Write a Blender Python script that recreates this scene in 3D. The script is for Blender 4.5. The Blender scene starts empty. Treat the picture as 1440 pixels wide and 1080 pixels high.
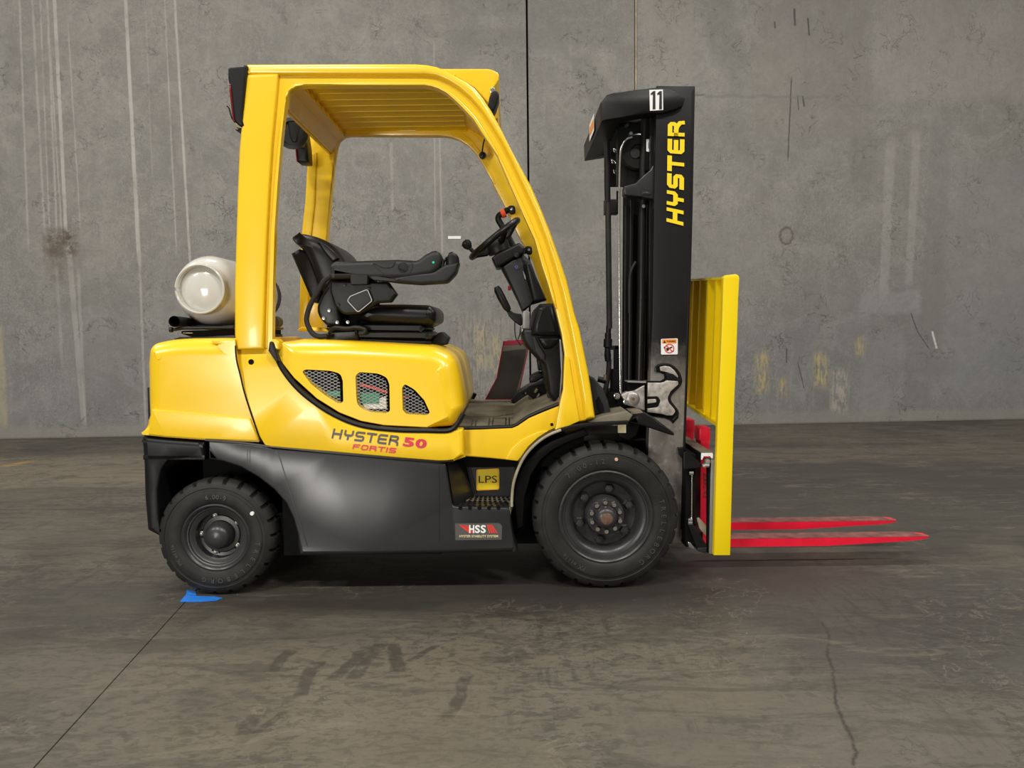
import bpy, bmesh, math, random
from mathutils import Vector, Matrix, Euler
from mathutils.geometry import delaunay_2d_cdt
S = bpy.context.scene
COL = S.collection
random.seed(7)
# ------------------------------------------------------------------ camera, world, lights
F = 1040.0
PITCH = math.atan(.0712); ROLL = .0117
CAM = Vector((0, -3.1, 1.13))
RM = Matrix.Rotation(math.pi / 2 - PITCH, 3, 'X') @ Matrix.Rotation(-ROLL, 3, 'Z')
cd = bpy.data.cameras.new('camera'); cam = bpy.data.objects.new('camera', cd); COL.objects.link(cam)
cd.sensor_width = 36; cd.lens = F / 1440 * 36; cd.clip_end = 200
cam.matrix_world = Matrix.Translation(CAM) @ RM.to_4x4()
S.camera = cam
S.view_settings.view_transform = 'Standard'; S.view_settings.look = 'None'
S.view_settings.gamma = 1; S.view_settings.use_curve_mapping = False
S.view_settings.exposure = 0.0
w = bpy.data.worlds.new('warehouse_air'); S.world = w; w.use_nodes = True
w.node_tree.nodes['Background'].inputs[0].default_value = (1.0, .96, .90, 1)
w.node_tree.nodes['Background'].inputs[1].default_value = .22


def lamp(x, y, z, sx, sy, power, rx=0):
    l = bpy.data.lights.new('area_lamp', 'AREA'); l.shape = 'RECTANGLE'; l.size = sx; l.size_y = sy
    l.energy = power; l.color = (1, .965, .90)
    o = bpy.data.objects.new('area_lamp', l); COL.objects.link(o); o.location = (x, y, z)
    o.rotation_euler = (math.radians(rx), 0, 0)


# rows of high bay lamps under the warehouse ceiling
for x in (-6.5, -2.2, 2.1, 6.4):
    lamp(x, -4.2, 6.6, 1.4, .5, 272)
    lamp(x, 1.7, 6.6, 1.4, .5, 150)
# unseen low light added behind the camera, inferred from panel and cylinder highlights
low_light = lamp(-2.9, -6.2, .95, 1.1, 1.4, 140, 90)


def ray(px, py):
    return RM @ Vector(((px - 720) / F, -(py - 540) / F, -1))


def U(px, py, a=0., b=0.):            # photo point -> world point on the plane Y = a + b Z
    d = ray(px, py)
    t = (a + b * CAM.z - CAM.y) / (d.y - b * d.z)
    return CAM + t * d


def G(px, py, z=0.):                  # photo point -> point on a level plane
    d = ray(px, py)
    return CAM + d * ((z - CAM.z) / d.z)


YC = .57                              # middle of the truck


# ------------------------------------------------------------------ materials
def mat(name, rgb, rough=.5, metal=0., coat=0., noise=0., nscale=8., bump=0., bscale=200., spec=.5, alpha=1., rvar=0.):
    m = bpy.data.materials.new(name); m.use_nodes = True
    nt = m.node_tree; p = nt.nodes['Principled BSDF']
    c = (*rgb, 1)
    p.inputs['Base Color'].default_value = c
    p.inputs['Roughness'].default_value = rough; p.inputs['Metallic'].default_value = metal
    p.inputs['Coat Weight'].default_value = coat; p.inputs['Coat Roughness'].default_value = .12
    p.inputs['Specular IOR Level'].default_value = spec
    p.inputs['Alpha'].default_value = alpha
    if noise or rvar:
        tc = nt.nodes.new('ShaderNodeTexCoord')
        n = nt.nodes.new('ShaderNodeTexNoise'); n.inputs['Scale'].default_value = nscale; n.inputs['Detail'].default_value = 6
        nt.links.new(tc.outputs['Object'], n.inputs['Vector'])
        if noise:
            r = nt.nodes.new('ShaderNodeValToRGB')
            r.color_ramp.elements[0].position = .3; r.color_ramp.elements[1].position = .72
            r.color_ramp.elements[0].color = (*[max(0, v * (1 - noise)) for v in rgb], 1)
            r.color_ramp.elements[1].color = (*[min(1, v * (1 + noise)) for v in rgb], 1)
            nt.links.new(n.outputs['Fac'], r.inputs[0]); nt.links.new(r.outputs[0], p.inputs['Base Color'])
        if rvar:
            q = nt.nodes.new('ShaderNodeMath'); q.operation = 'MULTIPLY_ADD'; q.use_clamp = True
            nt.links.new(n.outputs['Fac'], q.inputs[0]); q.inputs[1].default_value = rvar * 2; q.inputs[2].default_value = rough - rvar
            nt.links.new(q.outputs[0], p.inputs['Roughness'])
    if bump:
        n2 = nt.nodes.new('ShaderNodeTexNoise'); n2.inputs['Scale'].default_value = bscale; n2.inputs['Detail'].default_value = 3
        tc2 = nt.nodes.new('ShaderNodeTexCoord'); nt.links.new(tc2.outputs['Object'], n2.inputs['Vector'])
        bp = nt.nodes.new('ShaderNodeBump'); bp.inputs['Strength'].default_value = bump; bp.inputs['Distance'].default_value = .002
        nt.links.new(n2.outputs['Fac'], bp.inputs['Height']); nt.links.new(bp.outputs[0], p.inputs['Normal'])
    return m


M = {}
M['yellow'] = mat('yellow_paint', (.88, .565, .010), .30, coat=.25, noise=.03, nscale=3)
M['yellow2'] = mat('bright_yellow_paint', (.93, .68, .002), .38, coat=.1)
M['black'] = mat('black_paint', (.008, .008, .0085), .34, noise=.2, nscale=6, rvar=.06, spec=.28)
M['panel'] = mat('charcoal_panel_paint', (.015, .015, .017), .32, noise=.12, nscale=3, rvar=.04, spec=.65)
M['dark'] = mat('chassis_black', (.004, .004, .004), .8, spec=.15)
M['plastic'] = mat('black_plastic', (.007, .007, .007), .42, spec=.28, bump=.15, bscale=500)
M['grey_plastic'] = mat('dark_grey_plastic', (.022, .023, .024), .46, spec=.3, bump=.15, bscale=500)
M['vinyl'] = mat('black_vinyl', (.006, .006, .0065), .34, spec=.3, bump=.2, bscale=300)
M['rubber'] = mat('tyre_rubber', (.019, .0185, .0175), .58, spec=.3, noise=.35, nscale=14, bump=.25, bscale=120)
M['rim'] = mat('dark_grey_rim_paint', (.030, .030, .031), .34, noise=.25, nscale=12, spec=.5)
M['chrome'] = mat('bright_metal', (.72, .71, .68), .22, metal=1.)
M['steel'] = mat('bare_steel', (.42, .39, .36), .42, metal=.75, noise=.3, nscale=18, rvar=.1)
M['white'] = mat('white_enamel', (.60, .59, .545), .16, coat=.6)
M['white_sticker'] = mat('white_sticker', (.82, .82, .80), .5)
M['yellow_sticker'] = mat('yellow_sticker', (.93, .68, .01), .4)
M['orange_sticker'] = mat('orange_sticker', (.85, .28, .03), .5)
M['red_sticker'] = mat('red_print', (.72, .04, .02), .45)
M['crimson'] = mat('crimson_print', (.62, .012, .05), .4)
M['grey_print'] = mat('grey_print', (.075, .07, .065), .45)
M['black_print'] = mat('black_print', (.008, .008, .008), .5)
M['cream_print'] = mat('cream_print', (.75, .66, .38), .5)
M['red'] = mat('red_fork_paint', (.86, .010, .040), .38, noise=.12, nscale=9)
M['redworn'] = mat('scuffed_red_paint', (.17, .062, .055), .5, noise=.5, nscale=16)
M['orange'] = mat('orange_band', (.95, .10, .03), .45)
M['lens'] = mat('red_lens', (.16, .006, .01), .15, coat=.5)
M['glass'] = mat('lamp_glass', (.5, .5, .5), .1, metal=.6)
M['olive'] = mat('dusty_olive_rubber', (.15, .132, .092), .7, noise=.35, nscale=9)
M['beige_edge'] = mat('dusty_beige_edge', (.33, .29, .21), .6, noise=.25, nscale=20)
M['mesh_wire'] = mat('galvanised_wire', (.26, .26, .25), .45, metal=.4)
M['green'] = mat('green_filter', (.01, .22, .10), .4)
M['led'] = mat('green_indicator', (.02, .7, .3), .3)
M['brass'] = mat('dull_brass', (.42, .33, .2), .4, metal=.7)
M['tape'] = mat('blue_masking_tape', (.015, .19, .70), .6, noise=.1, nscale=30)
M['pouch'] = mat('smoky_plastic_pouch', (.055, .050, .044), .3, noise=.35, nscale=5, alpha=.93)
M['pouchclear'] = mat('clear_pouch_strip', (.30, .28, .24), .3, alpha=.6)
M['pouchred'] = mat('red_pouch_binding', (.42, .012, .05), .4)
M['sealant'] = mat('beige_joint_sealant', (.42, .34, .22), .7, noise=.3, nscale=10)
M['rust'] = mat('rusty_metal', (.16, .09, .06), .7, metal=.3, noise=.4, nscale=60)
M['plug'] = mat('copper_pink_plug', (.70, .42, .32), .5)
M['silverfilm'] = mat('silver_panel', (.30, .30, .29), .35, metal=.3)


# ------------------------------------------------------------------ geometry helpers
def crop(x0, y0, s):                  # enlarged-crop coordinates -> photo pixels
    def f(pts):
        r = []
        for p in pts:
            r.append((x0 + p[0] / s, y0 + p[1] / s) + ((p[2] / s,) if len(p) > 2 else ()))
        return r
    return f


ID = lambda pts: [tuple(p) for p in pts]


def fillet(pts, n=5, closed=True):    # third entry = corner radius
    out = []
    N = len(pts)
    for i, p in enumerate(pts):
        if len(p) < 3 or p[2] <= 0 or (not closed and i in (0, N - 1)):
            out.append((p[0], p[1])); continue
        c = Vector(p[:2]); a = Vector(pts[i - 1][:2]) - c; b = Vector(pts[(i + 1) % N][:2]) - c
        r = min(p[2], a.length * .48, b.length * .48)
        A = c + a.normalized() * r; B = c + b.normalized() * r
        for k in range(n + 1):
            t = k / n
            q = A * (1 - t) ** 2 + c * 2 * t * (1 - t) + B * t * t
            out.append((q.x, q.y))
    return out


def smooth(pts, sub=4, closed=False):  # Catmull-Rom through the points
    out = []; N = len(pts)
    P = [Vector(p) for p in pts]
    rng = range(N if closed else N - 1)
    for i in rng:
        p1 = P[i]; p2 = P[(i + 1) % N]
        p0 = P[i - 1] if (closed or i > 0) else p1 * 2 - p2
        p3 = P[(i + 2) % N] if (closed or i + 2 < N) else p2 * 2 - p1
        for k in range(sub):
            t = k / sub
            out.append(.5 * ((2 * p1) + (-p0 + p2) * t + (2 * p0 - 5 * p1 + 4 * p2 - p3) * t * t + (-p0 + 3 * p1 - 3 * p2 + p3) * t ** 3))
    if not closed: out.append(P[-1])
    return [tuple(p) for p in out]


_font = {}


def glyphs(s, bold=.0):
    key = (s, bold)
    if key in _font: return _font[key]
    c = bpy.data.curves.new('t', 'FONT'); c.body = s; c.size = 1; c.offset = bold; c.resolution_u = 3
    o = bpy.data.objects.new('t', c); COL.objects.link(o)
    dg = bpy.context.evaluated_depsgraph_get(); e = o.evaluated_get(dg); me = e.to_mesh()
    vs = [(v.co.x, v.co.y) for v in me.vertices]; fs = [tuple(p.vertices) for p in me.polygons]
    e.to_mesh_clear(); bpy.data.objects.remove(o); bpy.data.curves.remove(c)
    if vs:
        x0 = min(v[0] for v in vs); x1 = max(v[0] for v in vs); y0 = min(v[1] for v in vs); y1 = max(v[1] for v in vs)
    else:
        x0 = y0 = 0; x1 = y1 = 1
    _font[key] = (vs, fs, (x0, y0, x1, y1))
    return _font[key]


class MB:
    def __init__(s): s.bm = bmesh.new()

    def faces(s, vs, fs):
        b = [s.bm.verts.new(v) for v in vs]
        for f in fs:
            try: s.bm.faces.new([b[i] for i in f])
            except ValueError: pass
        return s

    def cap(s, ring):                  # fill a concave outline with triangles
        q = [Vector((v.co.x, v.co.z)) for v in ring]; y = [v.co.y for v in ring]
        vs, es, fs, ov, oe, of = delaunay_2d_cdt(q, [], [list(range(len(q)))], 1, 1e-6)
        nv = []
        for i, v in enumerate(vs):
            if ov[i]: nv.append(ring[ov[i][0]])
            else:
                k = min(range(len(q)), key=lambda j: (q[j] - v).length)
                nv.append(s.bm.verts.new((v.x, y[k], v.y)))
        for f in fs:
            try: s.bm.faces.new([nv[i] for i in f])
            except ValueError: pass

    def puff(s, P, back, r=0., wts=None, steps=4, sym=False, rb=0.):
        """outline P (3D points on a side plane) thickened towards +Y by `back` (or mirrored about the truck's
        middle with sym), its near rim rounded by r and its far rim by rb; wts scales the rounding per vertex"""
        n = len(P)
        area = sum(P[i].x * P[(i + 1) % n].z - P[(i + 1) % n].x * P[i].z for i in range(n))
        if area < 0:
            P = P[::-1]
            if wts: wts = wts[::-1]
        w_ = wts or [1] * n
        nor = []
        for i in range(n):
            a = P[i] - P[i - 1]; b = P[(i + 1) % n] - P[i]
            na = Vector((-a.z, a.x)); nb = Vector((-b.z, b.x))
            if na.length: na.normalize()
            if nb.length: nb.normalize()
            m = na + nb
            if m.length < 1e-6: m = na
            m.normalize(); k = max(.45, m.dot(na)); nor.append(m / k)
        def ring(inset, yo, far):
            out = []
            for i in range(n):
                q = P[i] + Vector((nor[i].x, 0, nor[i].y)) * inset * w_[i]
                y = P[i].y + yo
                if far: y = (2 * YC - P[i].y - yo) if sym else (P[i].y + back - yo)
                out.append(s.bm.verts.new((q.x, y, q.z)))
            return out
        R = []
        def prof(r, far):
            if r <= 0: return [ring(0, 0, far)]
            return [ring(r * (1 - math.cos(k / steps * math.pi / 2)), r * (1 - math.sin(k / steps * math.pi / 2)), far) for k in range(steps, -1, -1)]
        R = prof(r, False) + prof(r if sym else rb, True)[::-1]
        for a, b in zip(R, R[1:]):
            for i in range(n):
                j = (i + 1) % n
                s.bm.faces.new((a[i], a[j], b[j], b[i]))
        s.cap(R[0]); s.cap(R[-1])
        return s

    def plate(s, pts, a=0., b=0., t=.02, r=0., rb=0., conv=ID, wts=None, sym=False, steps=3, n=5):
        return s.puff([U(x, y, a, b) for x, y in fillet(conv(pts), n)], t, r, wts, steps, sym, rb)

    def box(s, c, d, rot=None, bev=0.):
        c = Vector(c); m = Matrix.Translation(c)
        if rot: m = m @ Euler(rot).to_matrix().to_4x4()
        m = m @ Matrix.Diagonal((*d, 1))
        g = bmesh.ops.create_cube(s.bm, size=1, matrix=m)
        if bev:
            es = list({e for v in g['verts'] for e in v.link_edges})
            bmesh.ops.bevel(s.bm, geom=es, offset=bev, segments=2, affect='EDGES', profile=.5)
        return s

    def bb(s, x0, x1, y0, y1, z0, z1, bev=0.):
        return s.box(((x0 + x1) / 2, (y0 + y1) / 2, (z0 + z1) / 2), (abs(x1 - x0), abs(y1 - y0), abs(z1 - z0)), None, bev)

    def tube(s, path, r, n=10, closed=False, caps=True):
        P = [Vector(p) for p in path]; N = len(P)
        rr = r if isinstance(r, (list, tuple)) else [r] * N
        T = []
        for i in range(N):
            if closed: t = P[(i + 1) % N] - P[i - 1]
            else: t = P[min(i + 1, N - 1)] - P[max(i - 1, 0)]
            T.append(t.normalized())
        u = T[0].orthogonal().normalized(); rings = []
        for i in range(N):
            u = (u - T[i] * u.dot(T[i])).normalized(); v = T[i].cross(u)
            rings.append([s.bm.verts.new(P[i] + (u * math.cos(2 * math.pi * k / n) + v * math.sin(2 * math.pi * k / n)) * rr[i]) for k in range(n)])
        for i in range(N if closed else N - 1):
            a = rings[i]; b = rings[(i + 1) % N]
            if closed and i == N - 1:      # twist-safe join
                best = min(range(n), key=lambda o: (a[0].co - b[o].co).length); b = b[best:] + b[:best]
            for k in range(n):
                s.bm.faces.new((a[k], a[(k + 1) % n], b[(k + 1) % n], b[k]))
        if caps and not closed:
            s.bm.faces.new(rings[0][::-1]); s.bm.faces.new(rings[-1])
        return s

    def cyl(s, p0, p1, r, n=16): return s.tube([p0, p1], r, n)

    def lathe(s, prof, cx, cz, n=48, mod=None, cap=False):
        """prof = (radius, Y) pairs turned about the Y axis through (cx, cz)"""
        rings = []
        for j, (r, y) in enumerate(prof):
            ring = []
            for k in range(n):
                a = 2 * math.pi * k / n; rr = r + (mod(j, k) if mod else 0)
                ring.append(s.bm.verts.new((cx + rr * math.cos(a), y, cz + rr * math.sin(a))))
            rings.append(ring)
        for a, b in zip(rings, rings[1:]):
            for k in range(n):
                s.bm.faces.new((a[k], b[k], b[(k + 1) % n], a[(k + 1) % n]))
        if cap: s.bm.faces.new(rings[0]); s.bm.faces.new(rings[-1][::-1])
        return s

    def loft(s, secs, cap=True):
        R = [[s.bm.verts.new(p) for p in q] for q in secs]; n = len(R[0])
        for a, b in zip(R, R[1:]):
            for k in range(n):
                s.bm.faces.new((a[k], a[(k + 1) % n], b[(k + 1) % n], b[k]))
        if cap: s.bm.faces.new(R[0][::-1]); s.bm.faces.new(R[-1])
        return s

    def ribbon(s, pts, wd, f, closed=False, t=0.):
        """flat stroke of width wd along 2D pts; f maps a 2D point to 3D"""
        P = [Vector(p[:2]) for p in pts]; N = len(P); L = []; Rr = []
        for i in range(N):
            a = P[i] - P[i - 1] if (i or closed) else P[1] - P[0]
            b = P[(i + 1) % N] - P[i] if (i < N - 1 or closed) else P[-1] - P[-2]
            a.normalize(); b.normalize()
            m = Vector((-a.y - b.y, a.x + b.x)); m.normalize()
            k = max(.5, m.dot(Vector((-a.y, a.x))))
            L.append(P[i] + m * wd / 2 / k); Rr.append(P[i] - m * wd / 2 / k)
        l = [s.bm.verts.new(f(*p)) for p in L]; r = [s.bm.verts.new(f(*p)) for p in Rr]
        for i in range(N if closed else N - 1):
            j = (i + 1) % N
            s.bm.faces.new((l[i], r[i], r[j], l[j]))
        return s

    def text(s, txt, f, x, y, w_, h_, bold=0., shear=0.):
        """font text filling the box (x, y top-left, w, h) in the 2D space of f (y down)"""
        vs, fs, (x0, y0, x1, y1) = glyphs(txt, bold)
        vv = []
        for a, b in vs:
            u = (a - x0) / (x1 - x0); v = (b - y0) / (y1 - y0)
            vv.append(f(x + u * w_ + shear * v * h_, y + (1 - v) * h_))
        return s.faces(vv, fs)

    def poly2(s, pts, f, n=5):
        q = [f(*p) for p in fillet(pts, n)]
        return s.faces(q, [tuple(range(len(q)))])

    def mirror(s):
        g = bmesh.ops.duplicate(s.bm, geom=s.bm.verts[:] + s.bm.edges[:] + s.bm.faces[:])
        for v in [x for x in g['geom'] if isinstance(x, bmesh.types.BMVert)]: v.co.y = 2 * YC - v.co.y
        return s

    def build(s, name, m, parent=None, label=None, cat=None, kind=None, group=None, origin=None, normals=True, sharp=38):
        if normals: bmesh.ops.recalc_face_normals(s.bm, faces=s.bm.faces[:])
        me = bpy.data.meshes.new(name); s.bm.to_mesh(me); s.bm.free()
        c = Vector(origin) if origin is not None else (sum((v.co for v in me.vertices), Vector()) / max(1, len(me.vertices)))
        me.transform(Matrix.Translation(-c))
        for mm in (m if isinstance(m, list) else [m]): me.materials.append(M[mm] if isinstance(mm, str) else mm)
        me.polygons.foreach_set('use_smooth', [True] * len(me.polygons))
        me.set_sharp_from_angle(angle=math.radians(sharp))
        o = bpy.data.objects.new(name, me); COL.objects.link(o)
        place(o, c, parent)
        for k, v in (('label', label), ('category', cat), ('kind', kind), ('group', group)):
            if v: o[k] = v
        return o


WL = {}


def place(o, c, parent):
    WL[o.name] = Vector(c)
    if parent is not None:
        o.parent = parent; o.location = Vector(c) - WL[parent.name]
    else: o.location = c


def thing(name, loc, label, cat):
    o = bpy.data.objects.new(name, None); COL.objects.link(o); o.empty_display_size = .1
    o['label'] = label; o['category'] = cat; place(o, loc, None); return o


def twin(o):                          # the same part on the far side of the truck
    me = o.data.copy(); c = WL[o.name].copy(); c.y = 2 * YC - c.y
    me.transform(Matrix.Scale(-1, 4, (0, 1, 0))); me.flip_normals()
    q = bpy.data.objects.new(o.name.split('.')[0], me); COL.objects.link(q); place(q, c, o.parent)
    return q


def onplane(a=0., b=0., conv=None):
    if conv is None: return lambda x, y: U(x, y, a, b)
    def f(x, y):
        q = conv([(x, y)])[0]; return U(q[0], q[1], a, b)
    return f


def cut(o, mb):                       # subtract a shape from a built mesh (boolean, applied)
    bmesh.ops.recalc_face_normals(mb.bm, faces=mb.bm.faces[:])
    me = bpy.data.meshes.new('cut'); mb.bm.to_mesh(me); mb.bm.free()
    k = bpy.data.objects.new('cut', me); COL.objects.link(k)
    k.location = (0, 0, 0)
    md = o.modifiers.new('b', 'BOOLEAN'); md.operation = 'DIFFERENCE'; md.object = k; md.solver = 'EXACT'
    bpy.context.view_layer.update()
    dg = bpy.context.evaluated_depsgraph_get(); e = o.evaluated_get(dg)
    nm = bpy.data.meshes.new_from_object(e)
    o.modifiers.remove(md); o.data = nm; bpy.data.objects.remove(k); bpy.data.meshes.remove(me)
    nm.polygons.foreach_set('use_smooth', [True] * len(nm.polygons)); nm.set_sharp_from_angle(angle=math.radians(38))


# letters drawn with strokes (square, clipped corners), unit box, y up
GL = {
    'H': [[(0, 0), (0, 1)], [(1, 0), (1, 1)], [(0, .5), (1, .5)]],
    'Y': [[(0, 1), (0, .62), (.14, .48), (.86, .48), (1, .62), (1, 1)], [(.5, .48), (.5, 0)]],
    'S': [[(1, 1), (.15, 1), (0, .88), (0, .62), (.14, .5), (.86, .5), (1, .38), (1, .12), (.85, 0), (0, 0)]],
    'T': [[(-.05, 1), (1.05, 1)], [(.5, 1), (.5, 0)]],
    'E': [[(1, 1), (.15, 1), (0, .86), (0, .14), (.15, 0), (1, 0)], [(0, .5), (.92, .5)]],
    'R': [[(0, 0), (0, 1), (.82, 1), (.96, .88), (.96, .70), (.80, .50), (0, .50)], [(.45, .50), (.70, .44), (1.04, .20), (1.06, 0)]],
    'F': [[(0, 0), (0, .86), (.15, 1), (1, 1)], [(0, .5), (.85, .5)]],
    'O': [[(.15, 0), (0, .14), (0, .86), (.15, 1), (.85, 1), (1, .86), (1, .14), (.85, 0), (.15, 0)]],
    'I': [[(.5, 0), (.5, 1)]],
}


def strokes(mb, txt, f0, h, wl, gap, t, tw=None):
    """stroke lettering: f0 maps (along, up) in letter units; strokes lie a hair apart so none coincide"""
    x = 0; lay = [0]
    def f(a, b): return f0(a, b) - Vector((0, .00025 * lay[0], 0))
    for ch in txt:
        wdt = wl if ch != 'I' else t
        for li, st in enumerate(GL[ch]):
            lay[0] = li
            pts = [(x + t / 2 + (p[0] if ch != 'I' else .5) * (wdt - t), t / 2 + p[1] * (h - t)) for p in st]
            # lengthen free ends by half a stroke so corners close
            def ext(a, b):
                d = Vector(a) - Vector(b); d.normalize(); q = Vector(a) + d * t / 2; return (q.x, q.y)
            if pts[0] != pts[-1]:
                pts = [ext(pts[0], pts[1])] + pts[1:-1] + [ext(pts[-1], pts[-2])]
                mb.ribbon(pts, t, f)
            else: mb.ribbon(pts[:-1], t, f, closed=True)
        x += wdt + gap
    return x - gap


# ------------------------------------------------------------------ node helpers for the big surfaces
class NT:
    def __init__(s, name):
        s.m = bpy.data.materials.new(name); s.m.use_nodes = True; s.nt = s.m.node_tree
        s.p = s.nt.nodes['Principled BSDF']

    def n(s, typ, ins=None, **props):
        nd = s.nt.nodes.new('ShaderNode' + typ)
        for k, v in props.items(): setattr(nd, k, v)
        for k, v in (ins or {}).items(): s.set(nd.inputs[k], v)
        return nd

    def set(s, sock, v):
        if isinstance(v, bpy.types.NodeSocket): s.nt.links.new(v, sock)
        else:
            if sock.type == 'RGBA' and len(v) == 3: v = (*v, 1)
            sock.default_value = v

    def math(s, op, a, b=0., c=0., clamp=False):
        return s.n('Math', {0: a, 1: b, 2: c}, operation=op, use_clamp=clamp).outputs[0]

    def noise(s, vec, scale, detail=5., rough=.55, dist=0.):
        return s.n('TexNoise', {'Vector': vec, 'Scale': scale, 'Detail': detail, 'Roughness': rough, 'Distortion': dist}).outputs['Fac']

    def ramp(s, f, lo, hi):            # clamped linear step
        return s.n('MapRange', {0: f, 1: lo, 2: hi}, clamp=True, interpolation_type='SMOOTHSTEP').outputs[0]

    def mix(s, fac, a, b, blend='MIX'):
        nd = s.nt.nodes.new('ShaderNodeMix'); nd.data_type = 'RGBA'; nd.blend_type = blend; nd.clamp_factor = True
        s.set(nd.inputs['Factor'], fac); s.set(nd.inputs[6], a); s.set(nd.inputs[7], b)
        return nd.outputs[2]

    def box(s, u, v, cu, cv, hu, hv, soft=.03, k=0.):
        if k: u = s.math('SUBTRACT', u, s.math('MULTIPLY', s.math('SUBTRACT', v, cv), k))
        a = s.math('ABSOLUTE', s.math('SUBTRACT', u, cu)); a = s.math('MULTIPLY_ADD', a, -1 / soft, hu / soft + .5, True)
        sv = max(soft, hv * .15)
        b = s.math('ABSOLUTE', s.math('SUBTRACT', v, cv)); b = s.math('MULTIPLY_ADD', b, -1 / sv, hv / sv + .5, True)
        return s.math('MULTIPLY', a, b)

    def ell(s, u, v, cu, cv, hu, hv):  # soft ellipse: 1 in the middle, 0 outside
        a = s.math('DIVIDE', s.math('SUBTRACT', u, cu), hu); b = s.math('DIVIDE', s.math('SUBTRACT', v, cv), hv)
        d = s.math('ADD', s.math('MULTIPLY', a, a), s.math('MULTIPLY', b, b))
        return s.ramp(d, 1., .3)

    def squiggle(s, vec, scale, width, gate_scale, gate_lo, gate_hi, detail=3., dist=.6):
        n = s.noise(vec, scale, detail, .6, dist)
        l = s.math('MULTIPLY_ADD', s.math('ABSOLUTE', s.math('SUBTRACT', n, .5)), -1 / width, 1., True)
        g = s.ramp(s.noise(vec, gate_scale, 4.), gate_lo, gate_hi)
        return s.math('MULTIPLY', l, g)


# ------------------------------------------------------------------ wall
WA = G(0, 618); WB = G(1440, 590)
WU = (WB - WA).normalized(); WN = Vector((-WU.y, WU.x, 0))      # along the wall, into the wall
MW = Matrix(((WU.x, WN.x, 0, WA.x), (WU.y, WN.y, 0, WA.y), (0, 0, 1, 0), (0, 0, 0, 1)))


def W(px, py):
    d = ray(px, py); t = (WA - CAM).dot(WN) / d.dot(WN); q = CAM + d * t - WA
    return q.dot(WU), q.z


PXM = abs(W(721, 400)[0] - W(720, 400)[0])                      # metres per photo pixel on the wall


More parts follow.
